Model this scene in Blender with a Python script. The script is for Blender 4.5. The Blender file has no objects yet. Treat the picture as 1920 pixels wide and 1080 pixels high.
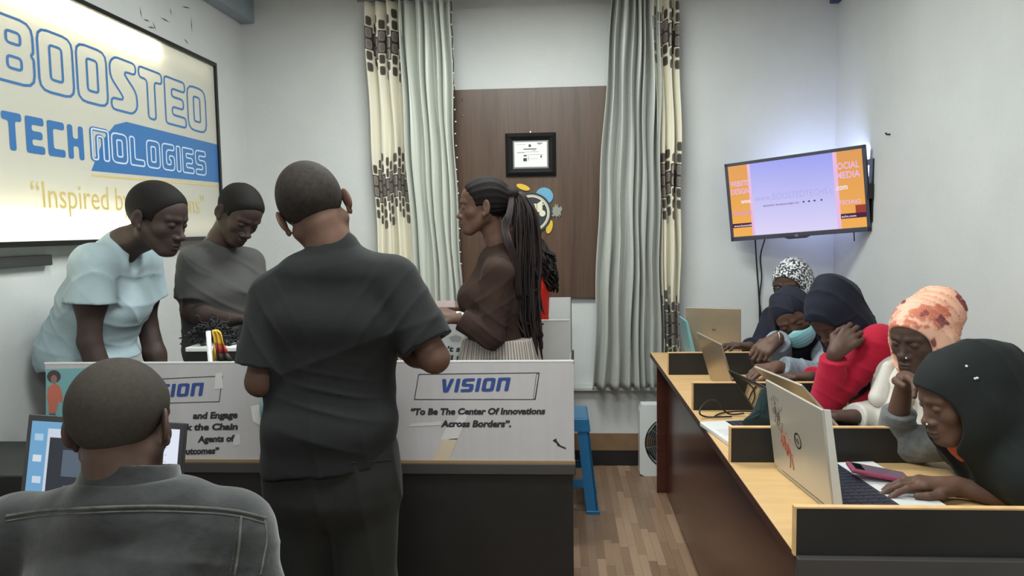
import bpy, bmesh, math, random
import numpy as np
from mathutils import Vector, Matrix
random.seed(7)
SC = bpy.context.scene
COL = SC.collection
PI = math.pi

# ---------------------------------------------------------------- camera
PS, PT, RO = math.atan(.0654), math.atan(113.6/1400), -.016
CR = Matrix.Rotation(PS, 3, 'Z') @ Matrix.Rotation(PI/2-PT, 3, 'X') @ Matrix.Rotation(RO, 3, 'Z')
CAM = Vector((0, 0, 1.5))
cam = bpy.data.objects.new('camera', bpy.data.cameras.new('camera'))
COL.objects.link(cam)
cam.matrix_world = Matrix.Translation(CAM) @ CR.to_4x4()
cam.data.sensor_width = 36
cam.data.lens = 36*1400/1920
cam.data.clip_start = .05
SC.camera = cam

def at(px, py, Y=None, X=None, Z=None):
    """world point seen at photo pixel (px, py) on the plane Y=.., X=.. or Z=.."""
    d = CR @ Vector((px-960, 540-py, -1400.))
    if Y is not None: t = (Y-CAM.y)/d.y
    elif X is not None: t = (X-CAM.x)/d.x
    else: t = (Z-CAM.z)/d.z
    return CAM+d*t

# ---------------------------------------------------------------- light, world, exposure
SC.view_settings.view_transform = 'Standard'
SC.view_settings.look = 'None'
SC.view_settings.gamma = 1
SC.view_settings.use_curve_mapping = False
SC.view_settings.exposure = 0.42
w = bpy.data.worlds.new('world'); SC.world = w; w.use_nodes = True
w.node_tree.nodes['Background'].inputs[0].default_value = (.6, .7, .8, 1)
w.node_tree.nodes['Background'].inputs[1].default_value = .15

def area(name, loc, rot, size, power, col):
    l = bpy.data.lights.new(name, 'AREA'); l.shape = 'RECTANGLE'
    l.size, l.size_y = size; l.energy = power; l.color = col
    o = bpy.data.objects.new(name, l); COL.objects.link(o)
    o.location = loc; o.rotation_euler = rot
    return o
COOL = (.93, 1., .98)
area('ceiling_light_back', (-.25, 3.3, 2.88), (0, 0, 0), (1.2, .5), 42, COOL)
area('ceiling_light_mid', (-.3, 1.5, 2.88), (0, 0, 0), (1.2, .5), 34, COOL)
area('ceiling_light_front', (.2, -.6, 2.88), (0, 0, 0), (1.2, .5), 30, COOL)

# ---------------------------------------------------------------- helpers
def lin(c):
    return tuple(((v/255)/12.92 if v/255 <= .04045 else ((v/255+.055)/1.055)**2.4) for v in c)

class NT:
    def __init__(s, m): s.t = m.node_tree; s.n = s.t.nodes; s.l = s.t.links
    def node(s, typ, **kw):
        n = s.n.new(typ)
        for k, v in kw.items(): setattr(n, k, v)
        return n
    def put(s, v, sock):
        if isinstance(v, bpy.types.NodeSocket): s.l.new(v, sock)
        elif isinstance(v, (tuple, list)) and len(v) == 3 and sock.type == 'RGBA': sock.default_value = (*v, 1)
        else: sock.default_value = v
    def m(s, op, a, b=0., c=0., clamp=False):
        n = s.node('ShaderNodeMath', operation=op); n.use_clamp = clamp
        s.put(a, n.inputs[0]); s.put(b, n.inputs[1])
        if len(n.inputs) > 2: s.put(c, n.inputs[2])
        return n.outputs[0]
    def mix(s, f, a, b):
        n = s.node('ShaderNodeMix', data_type='RGBA')
        s.put(f, n.inputs[0]); s.put(a, n.inputs[6]); s.put(b, n.inputs[7])
        return n.outputs[2]
    def noise(s, vec, scale, detail=3., rough=.5):
        n = s.node('ShaderNodeTexNoise'); n.inputs['Scale'].default_value = scale
        n.inputs['Detail'].default_value = detail; n.inputs['Roughness'].default_value = rough
        if vec is not None: s.l.new(vec, n.inputs['Vector'])
        return n.outputs[0]
    def ramp(s, f, lo, hi):
        n = s.node('ShaderNodeMapRange'); n.inputs[1].default_value = lo; n.inputs[2].default_value = hi
        s.put(f, n.inputs[0]); return n.outputs[0]
    def obj(s, sc=(1, 1, 1)):
        t = s.node('ShaderNodeTexCoord'); mp = s.node('ShaderNodeMapping'); mp.inputs['Scale'].default_value = sc
        s.l.new(t.outputs['Object'], mp.inputs[0]); return mp.outputs[0]
    def bump(s, h, strength, dist=.002):
        n = s.node('ShaderNodeBump'); n.inputs['Strength'].default_value = strength; n.inputs['Distance'].default_value = dist
        s.put(h, n.inputs['Height']); return n.outputs[0]

def newmat(name):
    m = bpy.data.materials.new(name); m.use_nodes = True
    return m, NT(m), m.node_tree.nodes['Principled BSDF']

def pm(name, col, rough=.6, var=.08, vs=6, st=(1, 1, 1), bump=0., bs=60, bd=.002, metal=0., spec=.5, sheen=0., emit=0., col2=None, alpha=1.):
    m, t, b = newmat(name)
    c = lin(col)
    v = t.obj(st)
    f = t.ramp(t.noise(v, vs, 4), .3, .7)
    if col2 is None:
        a = tuple(x*(1-var) for x in c); d = tuple(min(1, x*(1+var)) for x in c)
    else: a, d = c, lin(col2)
    base = t.mix(f, a, d)
    t.put(base, b.inputs['Base Color'])
    b.inputs['Roughness'].default_value = rough; b.inputs['Metallic'].default_value = metal
    b.inputs['Specular IOR Level'].default_value = spec
    if sheen: b.inputs['Sheen Weight'].default_value = sheen
    if bump: t.put(t.bump(t.noise(v, bs, 3), bump, bd), b.inputs['Normal'])
    if emit:
        t.put(base, b.inputs['Emission Color']); b.inputs['Emission Strength'].default_value = emit
    b.inputs['Alpha'].default_value = alpha
    return m

def prop(o, label=None, cat=None, group=None, kind=None):
    if label: o['label'] = label
    if cat: o['category'] = cat
    if group: o['group'] = group
    if kind: o['kind'] = kind
    return o
def empty(name, loc=(0, 0, 0), label=None, cat=None, group=None, rz=0):
    o = bpy.data.objects.new(name, None); COL.objects.link(o); o.location = loc; o.rotation_euler.z = rz
    o.empty_display_size = .05
    return prop(o, label, cat, group)
def obj(name, V, F, m, parent=None, smooth=False, world=True):
    """V in world coordinates (world=True) or in the parent's frame"""
    V = np.asarray(V, dtype=float).reshape(-1, 3)
    if parent is not None and world:
        org = np.zeros(3); p = parent
        while p is not None: org = org+np.array(p.location); p = p.parent
        V = V-org
    me = bpy.data.meshes.new(name)
    me.from_pydata(V.tolist(), [], F if isinstance(F, list) else F.tolist()); me.update()
    if smooth: me.shade_smooth()
    if m is not None: me.materials.append(m)
    o = bpy.data.objects.new(name, me); COL.objects.link(o)
    if parent is not None: o.parent = parent
    return o

class MB:
    """collects shapes for one mesh"""
    def __init__(s): s.V = []; s.F = []
    def add(s, V, F):
        k = len(s.V); s.V += [tuple(v) for v in V]; s.F += [tuple(i+k for i in f) for f in F]; return s
    def box(s, lo, hi, M=None, bev=0.):
        x0, y0, z0 = lo; x1, y1, z1 = hi
        if bev > 0:
            bm = bmesh.new(); bmesh.ops.create_cube(bm, size=1)
            for v in bm.verts: v.co = Vector(((x0+x1)/2+v.co.x*(x1-x0), (y0+y1)/2+v.co.y*(y1-y0), (z0+z1)/2+v.co.z*(z1-z0)))
            bmesh.ops.bevel(bm, geom=bm.edges[:], offset=bev, segments=2, profile=.5, affect='EDGES')
            bm.verts.index_update()
            V = [v.co.copy() for v in bm.verts]; F = [[v.index for v in f.verts] for f in bm.faces]; bm.free()
        else:
            V = [Vector(p) for p in ((x0, y0, z0), (x1, y0, z0), (x1, y1, z0), (x0, y1, z0), (x0, y0, z1), (x1, y0, z1), (x1, y1, z1), (x0, y1, z1))]
            F = [(0, 3, 2, 1), (4, 5, 6, 7), (0, 1, 5, 4), (1, 2, 6, 5), (2, 3, 7, 6), (3, 0, 4, 7)]
        if M is not None: V = [M @ v for v in V]
        return s.add(V, F)
    def hexa(s, P):   # eight corners: bottom loop 4, top loop 4
        return s.add(P, [(0, 3, 2, 1), (4, 5, 6, 7), (0, 1, 5, 4), (1, 2, 6, 5), (2, 3, 7, 6), (3, 0, 4, 7)])
    def tube(s, pts, r, n=8, caps=True):
        pts = [Vector(p) for p in pts]; N = len(pts)
        rr = r if isinstance(r, (list, tuple)) else [r]*N
        V = []; F = []; up = None
        for i, p in enumerate(pts):
            d = (pts[min(i+1, N-1)]-pts[max(i-1, 0)]).normalized()
            if up is None: up = Vector((0, 0, 1)) if abs(d.z) < .9 else Vector((1, 0, 0))
            a = d.cross(up)
            if a.length < 1e-5: a = d.orthogonal()
            a.normalize(); up = a.cross(d).normalized()
            for k in range(n):
                t = 2*PI*k/n; V.append(p+(a*math.cos(t)+up*math.sin(t))*rr[i])
        for i in range(N-1):
            for k in range(n):
                F.append((i*n+k, i*n+(k+1) % n, (i+1)*n+(k+1) % n, (i+1)*n+k))
        if caps: F += [tuple(range(n))[::-1], tuple((N-1)*n+k for k in range(n))]
        return s.add(V, F)
    def prism(s, poly, O, U, W, t):
        """2D polygon (u, w) on plane O + u*U + w*W, thickness t along U x W"""
        O, U, W = Vector(O), Vector(U), Vector(W); N = U.cross(W).normalized()
        n = len(poly)
        a = [O+U*u+W*v+N*t for u, v in poly]; b = [O+U*u+W*v for u, v in poly]
        return s.add(a+b, [tuple(range(n)), tuple(range(2*n-1, n-1, -1))]+[(i, n+i, n+(i+1) % n, (i+1) % n) for i in range(n)])
    def obj(s, name, m, parent=None, smooth=False, world=True):
        return obj(name, s.V, s.F, m, parent, smooth, world)

def ring(n, r, rx=None, c=(0, 0)):
    return [(c[0]+(rx or r)*math.cos(2*PI*i/n), c[1]+r*math.sin(2*PI*i/n)) for i in range(n)]

def textmesh(name, s, size, m, O, U, W, parent, bold=0., shear=0., sx=1., width=None, height=None, thick=.0008, align='LEFT', outline=0):
    """lettering lying on plane O (baseline start), U = reading direction, W = up"""
    cu = bpy.data.curves.new(name, 'FONT'); cu.body = s; cu.size = size; cu.offset = bold; cu.shear = shear
    cu.align_x = align; cu.extrude = 0; cu.resolution_u = 3
    to = bpy.data.objects.new(name+'_tmp', cu); COL.objects.link(to)
    bpy.context.view_layer.update()
    me = bpy.data.meshes.new_from_object(to.evaluated_get(bpy.context.evaluated_depsgraph_get()))
    bpy.data.objects.remove(to); bpy.data.curves.remove(cu)
    V = np.array([v.co[:] for v in me.vertices]); F = [tuple(p.vertices) for p in me.polygons]
    bpy.data.meshes.remove(me)
    if not len(V): return None
    if width: V[:, 0] *= width/(V[:, 0].max()-V[:, 0].min())
    if height: V[:, 1] *= height/(V[:, 1].max()-max(V[:, 1].min(), 0))
    U, W = np.array(U), np.array(W); N = np.cross(U, W)
    P = np.array(O)+V[:, :1]*U*sx+V[:, 1:2]*W+N*thick
    return obj(name, P, F, m, parent)

# ---- techno letters on a 4 x 6 grid (outer loop + holes)
H1 = [(1.3, 1.3), (2.7, 1.3), (2.7, 4.7), (1.3, 4.7)]
GL = {
 'O': ([(0, 0), (4, 0), (4, 6), (0, 6)], [H1]),
 'D': ([(0, 0), (4, 0), (4, 6), (0, 6)], [H1]),
 'B': ([(0, 0), (4, 0), (4, 2.7), (3.7, 3), (4, 3.3), (4, 6), (0, 6)], [[(1.3, 1.3), (2.7, 1.3), (2.7, 2.4), (1.3, 2.4)], [(1.3, 3.6), (2.7, 3.6), (2.7, 4.7), (1.3, 4.7)]]),
 'S': ([(0, 0), (3.2, 0), (4, .8), (4, 2.6), (1.8, 4.7), (4, 4.7), (4, 6), (.8, 6), (0, 5.2), (0, 3.6), (2.2, 1.3), (0, 1.3)], []),
 'T': ([(1.35, 0), (2.65, 0), (2.65, 4.7), (4, 4.7), (4, 6), (0, 6), (0, 4.7), (1.35, 4.7)], []),
 'E': ([(0, 0), (4, 0), (4, 1.3), (1.3, 1.3), (1.3, 2.35), (3.6, 2.35), (3.6, 3.65), (1.3, 3.65), (1.3, 4.7), (4, 4.7), (4, 6), (0, 6)], []),
 'C': ([(0, 0), (4, 0), (4, 1.3), (1.3, 1.3), (1.3, 4.7), (4, 4.7), (4, 6), (0, 6)], []),
 'H': ([(0, 0), (1.3, 0), (1.3, 2.35), (2.7, 2.35), (2.7, 0), (4, 0), (4, 6), (2.7, 6), (2.7, 3.65), (1.3, 3.65), (1.3, 6), (0, 6)], []),
 'N': ([(0, 0), (1.3, 0), (1.3, 4.7), (2.7, 4.7), (2.7, 0), (4, 0), (4, 6), (0, 6)], []),
 'L': ([(0, 0), (4, 0), (4, 1.3), (1.3, 1.3), (1.3, 6), (0, 6)], []),
 'G': ([(0, 0), (4, 0), (4, 3.4), (2.3, 3.4), (2.3, 2.4), (2.8, 2.4), (2.8, 1.3), (1.3, 1.3), (1.3, 4.7), (4, 4.7), (4, 6), (0, 6)], []),
 'I': ([(0, 0), (1.3, 0), (1.3, 6), (0, 6)], []),
 'V': ([(1.2, 0), (2.8, 0), (4, 6), (2.7, 6), (2, 1.8), (1.3, 6), (0, 6)], []),
 's': ([(0, 0), (4, 0), (4, 3.6), (1.3, 3.6), (1.3, 4.7), (4, 4.7), (4, 6), (0, 6), (0, 2.4), (2.7, 2.4), (2.7, 1.3), (0, 1.3)], []),
 'M': ([(0, 0), (1.2, 0), (1.2, 4.7), (2.2, 4.7), (2.2, 0), (3.3, 0), (3.3, 4.7), (4.3, 4.7), (4.3, 0), (5.5, 0), (5.5, 6), (0, 6)], []),
}
def rounded(loop, r):
    out = []; n = len(loop)
    for i in range(n):
        p = Vector(loop[i]); a = Vector(loop[i-1]); b = Vector(loop[(i+1) % n])
        da, db = (a-p), (b-p); q = min(r(loop[i]) if callable(r) else r, da.length*.45, db.length*.45)
        s, e = p+da.normalized()*q, p+db.normalized()*q
        for t in (0, .33, .67, 1): out.append(tuple(s*(1-t)**2+p*2*t*(1-t)+e*t*t))
    return out
def techno(word, gap=.9):
    """[(loops)] in grid units, total width"""
    x = 0; L = []
    for ch in word:
        outer, holes = GL[ch]
        r = (lambda p: 1.3 if p[0] > 1 else .25) if ch in 'DB' else 1.1 if ch in 'OSGs' else .5
        L.append([rounded([(u+x, v) for u, v in outer], r)]+[rounded([(u+x, v) for u, v in h], .35) for h in holes])
        x += max(u for u, v in outer)+gap
    return L, x-gap
def outline(mb, loops, f, wd):
    """thin flat band along each loop; f maps (u, w) to the world, wd band width in grid units"""
    for lp in loops:
        n = len(lp); V = []
        for i in range(n):
            a, b = Vector(lp[i-1]), Vector(lp[(i+1) % n]); d = (b-a)
            d = d.normalized() if d.length > 1e-6 else Vector((1, 0)); q = Vector((-d.y, d.x))*wd/2; p = Vector(lp[i])
            V += [f(*(p+q)), f(*(p-q))]
        mb.add(V, [(2*i, 2*i+1, 2*((i+1) % n)+1, 2*((i+1) % n)) for i in range(n)])
def filled(mb, loops, f):
    from mathutils.geometry import tessellate_polygon
    P = [Vector((u, v, 0)) for lp in loops for u, v in lp]
    tr = tessellate_polygon([[Vector((u, v, 0)) for u, v in lp] for lp in loops])
    mb.add([f(p.x, p.y) for p in P], [tuple(t) for t in tr])

# ---------------------------------------------------------------- materials
def plaster(name, col, seed=0.):
    m, t, b = newmat(name)
    v = t.obj()
    c = lin(col)
    big = t.ramp(t.noise(v, 1.3, 5, .6), .3, .7)
    base = t.mix(big, tuple(x*.92 for x in c), tuple(min(1, x*1.05) for x in c))
    # scuffs where paint has chipped
    vs = t.obj((3, 3, 1))
    sc = t.ramp(t.noise(vs, 9, 6, .75), .73, .76)
    gate = t.ramp(t.noise(v, .9, 2), .5, .62)
    base = t.mix(t.m('MULTIPLY', t.m('MULTIPLY', sc, gate), .45), base, lin((120, 122, 118)))
    t.put(base, b.inputs['Base Color']); b.inputs['Roughness'].default_value = .55
    b.inputs['Specular IOR Level'].default_value = .3
    t.put(t.bump(t.noise(v, 45, 5, .6), .25, .004), b.inputs['Normal'])
    return m
M = {}
M['wall'] = plaster('wall_paint', (210, 211, 209))
M['ceil'] = pm('ceiling_paint', (205, 208, 205), .8)
M['black'] = pm('black_laminate', (27, 26, 26), .5, .25, 8, bump=.1, bs=200)
M['blackedge'] = pm('dark_grey_edge', (66, 64, 64), .4)
M['ply'] = pm('birch_edge', (216, 176, 124), .5, .1, 30)
M['beige'] = pm('cream_trim', (150, 122, 88), .6)
M['white'] = pm('white_plastic', (226, 228, 226), .35, .03)
M['plastic_black'] = pm('black_plastic', (20, 20, 21), .35, .1)
M['plastic_dgrey'] = pm('dark_grey_plastic', (58, 57, 58), .4, .1)
M['chrome'] = pm('steel', (190, 190, 188), .25, .03, metal=1.)
M['silver'] = pm('silver_lid', (196, 190, 178), .32, .04, metal=.35)
M['silver2'] = pm('champagne_lid', (176, 160, 138), .3, .05, metal=.45)

def woodmat(name, a, b_, rough, st=(1, 1, 1), sc=8, spec=.5):
    m, t, b = newmat(name); v = t.obj(st)
    n1 = t.noise(v, sc, 6, .65); n2 = t.noise(v, sc*5, 4, .6)
    f = t.ramp(t.m('ADD', t.m('MULTIPLY', n1, .7), t.m('MULTIPLY', n2, .3)), .35, .65)
    t.put(t.mix(f, lin(a), lin(b_)), b.inputs['Base Color']); b.inputs['Roughness'].default_value = rough
    b.inputs['Specular IOR Level'].default_value = spec
    t.put(t.bump(n2, .08, .001), b.inputs['Normal'])
    return m
M['desk'] = woodmat('maple_laminate', (194, 157, 108), (212, 175, 124), .38, (1, 8, 8), 3)
M['mahog'] = woodmat('mahogany_laminate', (58, 27, 20), (84, 42, 32), .22, (1, .6, 4), 3, .5)
M['board'] = woodmat('walnut_board', (74, 56, 46), (98, 76, 62), .3, (7, 7, .35), 2.5, .4)
# ================================================================ setting
XL, XR, YB, ZC = -1.955, 1.645, 4.62, 2.95
YF = -1.8
def struct(name, mb, m, **k):
    o = mb.obj(name, m, **k); o['kind'] = 'structure'; return o
# floor: a dark screed with vinyl wood planks laid on it
m, t, b = newmat('vinyl_print_floor'); v = t.obj((1, 1, 1))
br = t.node('ShaderNodeTexBrick'); br.offset = .37
mp = t.node('ShaderNodeMapping'); mp.inputs['Rotation'].default_value = (0, 0, PI/2); t.l.new(v, mp.inputs[0]); t.l.new(mp.outputs[0], br.inputs[0])
br.inputs['Color1'].default_value = (*lin((150, 118, 92)), 1); br.inputs['Color2'].default_value = (*lin((120, 92, 70)), 1)
br.inputs['Mortar'].default_value = (*lin((96, 74, 56)), 1); br.inputs['Scale'].default_value = 1
br.inputs['Brick Width'].default_value = .36; br.inputs['Row Height'].default_value = .05; br.inputs['Mortar Size'].default_value = .0008
t.put(br.outputs[0], b.inputs['Base Color']); b.inputs['Roughness'].default_value = .35
M['vinyl'] = m
floor = struct('floor', MB().box((XL-.1, YF-.1, -.06), (XR+.1, YB+.2, 0)), M['vinyl'])
pl = []
for k, (a, c) in enumerate((((134, 107, 86), (148, 120, 97)), ((122, 97, 77), (136, 110, 88)), ((148, 121, 99), (160, 132, 109)), ((114, 90, 71), (126, 101, 80)))):
    pl.append(woodmat('plank_print_%d' % k, a, c, .34, (9, 1.2, 4), 4, .45))
meshes = {}
PW = .038
ix = 0; x = .0
rnd = random.Random(3)
while x < .62:
    y = 2.0-rnd.random()*.3
    while y < YB-.02:
        L = rnd.choice((.28, .36, .44)); y1 = min(y+L, YB-.013); y0 = max(y, 2.02)
        y += L
        if y1-y0 < .04: continue
        kk = (round(y1-y0, 3), rnd.choice((0, 0, 1, 1, 2, 3)))
        if kk not in meshes:
            o = MB().box((0, 0, 0), (PW-.0012, y1-y0-.0012, .0022)).obj('plank', pl[kk[1]], floor, world=False); meshes[kk] = o.data
        else:
            o = bpy.data.objects.new('plank', meshes[kk]); COL.objects.link(o); o.parent = floor
        o.location = (x, y0, 0)
    x += PW
struct('ceiling', MB().box((XL-.1, YF-.1, ZC), (XR+.1, YB+.3, ZC+.1)), M['ceil'])
struct('wall_left', MB().box((XL-.1, YF-.1, 0), (XL, YB+.2, ZC)), M['wall'])
struct('wall_right', MB().box((XR, YF-.1, 0), (XR+.1, YB+.2, ZC)), M['wall'])
struct('wall_front', MB().box((XL, YF-.1, 0), (XR, YF, ZC)), M['wall'])
# back wall: lower run, sides, recess behind the curtains
WX0, WX1, SZ = -1.08, .66, .48
wb = MB()
wb.box((XL, YB, 0), (WX0, YB+.2, ZC)).box((WX1, YB, 0), (XR, YB+.2, ZC)).box((WX0, YB, 0), (WX1, YB+.2, SZ))
wb.box((WX0, YB+.12, SZ), (WX1, YB+.2, ZC))
struct('wall_back', wb, M['wall'])
struct('window_sill', MB().box((WX0-.03, YB-.035, SZ), (WX1+.03, YB+.12, SZ+.022), bev=.004), M['wall'])
struct('trim_1', MB().box((XL, 2.2, 2.78), (XL+.085, YB, ZC)), pm('beam_paint', (150, 162, 170), .6))
struct('trim_2', MB().box((XR-.05, YB-.05, 2.78), (XR, YB, ZC)), pm('corner_box_paint', (70, 78, 110), .6))
struct('baseboard_back', MB().box((XL, YB-.012, 0), (XR, YB, .098)), M['black'])
struct('trim_3', MB().box((XL, YB-.010, .098), (XR, YB, .205)), pm('brown_dado', (132, 104, 76), .5, .12, 9))
# chipped paint marks on the left wall above the sign
marks = MB()
for (px, py, L, a) in ((262, 12, 24, 1.4), (286, 40, 20, 1.2), (300, 32, 22, .5), (358, 30, 34, 1.5), (268, 36, 14, .3), (318, 14, 16, 1.3), (345, 72, 14, .9), (212, 30, 12, 1.3), (276, 50, 16, .2), (340, 12, 18, .2)):
    p = at(px, py, X=XL+.0006); q = at(px+L*math.cos(a), py+L*math.sin(a), X=XL+.0006)
    d = (q-p); n = Vector((0, -d.z, d.y)).normalized()*.004
    marks.add([p, p+d*.5+n, q, p+d*.5-n], [(0, 1, 2, 3)])
o = marks.obj('scuff_marks', pm('old_mortar', (86, 90, 88), .9)); o['kind'] = 'structure'; o.name = 'trim_4'

# ---- walnut board in the recess
bo = empty('wall_board', (-.2, YB+.12, 1.05), 'tall dark walnut wood board filling the recess between the curtains', 'board')
b0, b1 = (-.72, 1.05), (.34, 2.36)
MB().box((b0[0], YB+.09, b0[1]), (b1[0], YB+.12, b1[1]), bev=.002).obj('panel', M['board'], bo)
for (px, py) in ((868, 187), (867, 217)):
    p = at(px, py, Y=YB+.088); MB().tube([p, p+Vector((0, .004, 0))], .006, 10).obj('screw', M['chrome'], bo, True)
YW = YB+.09

# ---- certificate frame
tl, br_ = at(947, 250, Y=YW-.02), at(1043, 329, Y=YW-.02)
fx0, fx1, fz0, fz1 = tl.x, br_.x, br_.z, tl.z
cf = empty('certificate_frame', ((fx0+fx1)/2, YW, fz0), 'black moulded picture frame holding a white certificate on the walnut board', 'picture frame')
fr = MB(); bw = .05
def fbar(mb, a, b, c, d, y0, y1, y2):   # mitred moulding, outer edge a-b inner edge d-c
    P = [Vector((p[0], y0, p[1])) for p in (a, b, c, d)]; Q = [Vector((p[0], YW, p[1])) for p in (a, b, c, d)]
    P[2].y = P[3].y = y2
    mid = [P[0].lerp(P[3], .45), P[1].lerp(P[2], .45)]
    for q in mid: q.y = y1
    V = [Q[0], Q[1], P[0], P[1], mid[0], mid[1], P[3], P[2], Q[3], Q[2]]
    mb.add(V, [(0, 1, 3, 2), (2, 3, 5, 4), (4, 5, 7, 6), (6, 7, 9, 8), (0, 2, 4, 6, 8), (1, 9, 7, 5, 3)])
o_, i_ = [(fx0, fz0), (fx1, fz0), (fx1, fz1), (fx0, fz1)], [(fx0+bw, fz0+bw), (fx1-bw, fz0+bw), (fx1-bw, fz1-bw), (fx0+bw, fz1-bw)]
for k in range(4): fbar(fr, o_[k], o_[(k+1) % 4], i_[(k+1) % 4], i_[k], YW-.016, YW-.03, YW-.012)
fr.obj('moulding', M['plastic_black'], cf)
MB().box((fx0+bw-.006, YW-.014, fz0+bw-.006), (fx1-bw+.006, YW-.006, fz1-bw+.006)).obj('inner_rim', pm('grey_rim', (120, 120, 118), .4), cf)
px0, px1, pz0, pz1 = fx0+bw+.006, fx1-bw-.006, fz0+bw+.006, fz1-bw-.006
paper = MB().box((px0, YW-.0165, pz0), (px1, YW-.014, pz1)).obj('certificate', pm('paper', (232, 232, 228), .6, .02), cf)
ink = pm('print_ink', (60, 60, 62), .7)
W_, H_ = px1-px0, pz1-pz0
lines = MB()
def ln(u, v, w, h): lines.box((px0+u*W_, YW-.0172, pz0+v*H_), (px0+(u+w)*W_, YW-.0165, pz0+(v+h)*H_))
for (u, v, w, h) in ((.70, .93, .16, .03), (.72, .885, .1, .015), (.06, .9, .3, .008), (.44, .80, .07, .10), (.28, .70, .40, .035), (.08, .575, .24, .018), (.33, .60, .42, .008), (.28, .43, .1, .05), (.27, .23, .11, .13), (.42, .49, .46, .008), (.45, .33, .30, .006), (.80, .36, .04, .1), (.42, .25, .01, .2), (.55, .64, .1, .012)): ln(u, v, w, h)
lines.obj('print', ink, cf)
MB().tube([((fx0+fx1)/2, YW-.012, fz1+.006), ((fx0+fx1)/2, YW, fz1+.006)], .005, 8).obj('nail', M['chrome'], cf)

# ---- round emblem
c = at(1000, 398, Y=YW-.01); cx, cz = c.x-.012, c.z-.005
em = empty('wall_emblem', (cx, YW, cz-.16), 'round navy emblem with cream rings and coloured petals beside the ponytail', 'emblem')
S = YB/1400*1.0
def disc(name, col, poly, y0, y1):
    return MB().prism([(u, v) for u, v in poly], (cx, y1, cz), (1, 0, 0), (0, 0, 1), y1-y0).obj(name, pm(name+'_colour', col, .5, .05), em)
R0 = .128
disc('disc', (40, 46, 54), ring(48, R0), YW-.012, YW)
def ringband(r0, r1, y, nm):
    mb = MB(); n = 48; V = []
    for r in (r0, r1):
        V += [(cx+r*math.cos(2*PI*i/n), y, cz+r*math.sin(2*PI*i/n)) for i in range(n)]
    mb.add(V, [(i, (i+1) % n, n+(i+1) % n, n+i) for i in range(n)]); return mb.obj(nm, M['cream'], em)
M['cream'] = pm('cream_print', (222, 216, 190), .5, .02)
ringband(R0*.85, R0*.89, YW-.0135, 'outer_ring'); ringband(R0*.775, R0*.83, YW-.0135, 'inner_ring')
def blob(name, col, px, py, rx, ry, ang, n=28, jag=0.):
    p = at(px, py, Y=YW-.006); q = []
    for i in range(n):
        a = 2*PI*i/n; r = 1+(jag*(rnd.random()-.5) if jag else 0)
        u, v_ = rx*r*math.cos(a), ry*r*math.sin(a)
        q.append((p.x-cx+u*math.cos(ang)-v_*math.sin(ang), p.z-cz+u*math.sin(ang)+v_*math.cos(ang)))
    disc(name, col, q, YW-.009, YW)
blob('petal', (214, 178, 50), 981, 351, .044, .017, -.35)
blob('petal', (214, 178, 50), 1030, 425, .044, .020, 1.35)
blob('petal', (100, 160, 190), 1021, 367, .055, .050, -.5)
blob('flower', (140, 142, 130), 1043, 396, .030, .040, 0., 40, .7)
blob('petal', (214, 178, 50), 948, 430, .044, .018, .9)
letter = MB()
def ep(pts):
    q = []
    for px, py in pts:
        p = at(px, py, Y=YW-.0135); q.append((p.x-cx, p.z-cz))
    letter.prism(q[::-1], (cx, YW-.0125, cz), (1, 0, 0), (0, 0, 1), .001)
ep([(1007, 382), (1017, 375), (1017, 382), (1020, 382), (1020, 384), (1017, 384), (1017, 394), (1010, 398), (1007, 396)])
ep([(1001, 382), (1006, 382), (1006, 394), (1003, 392), (1003, 384), (1001, 384)])
p = at(1017, 400, Y=YW-.0135); letter.prism([(p.x-cx+u, p.z-cz+v_) for u, v_ in ring(24, .0195)], (cx, YW-.0122, cz), (1, 0, 0), (0, 0, 1), .001)
letter.obj('lettering', M['cream'], em)

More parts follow.
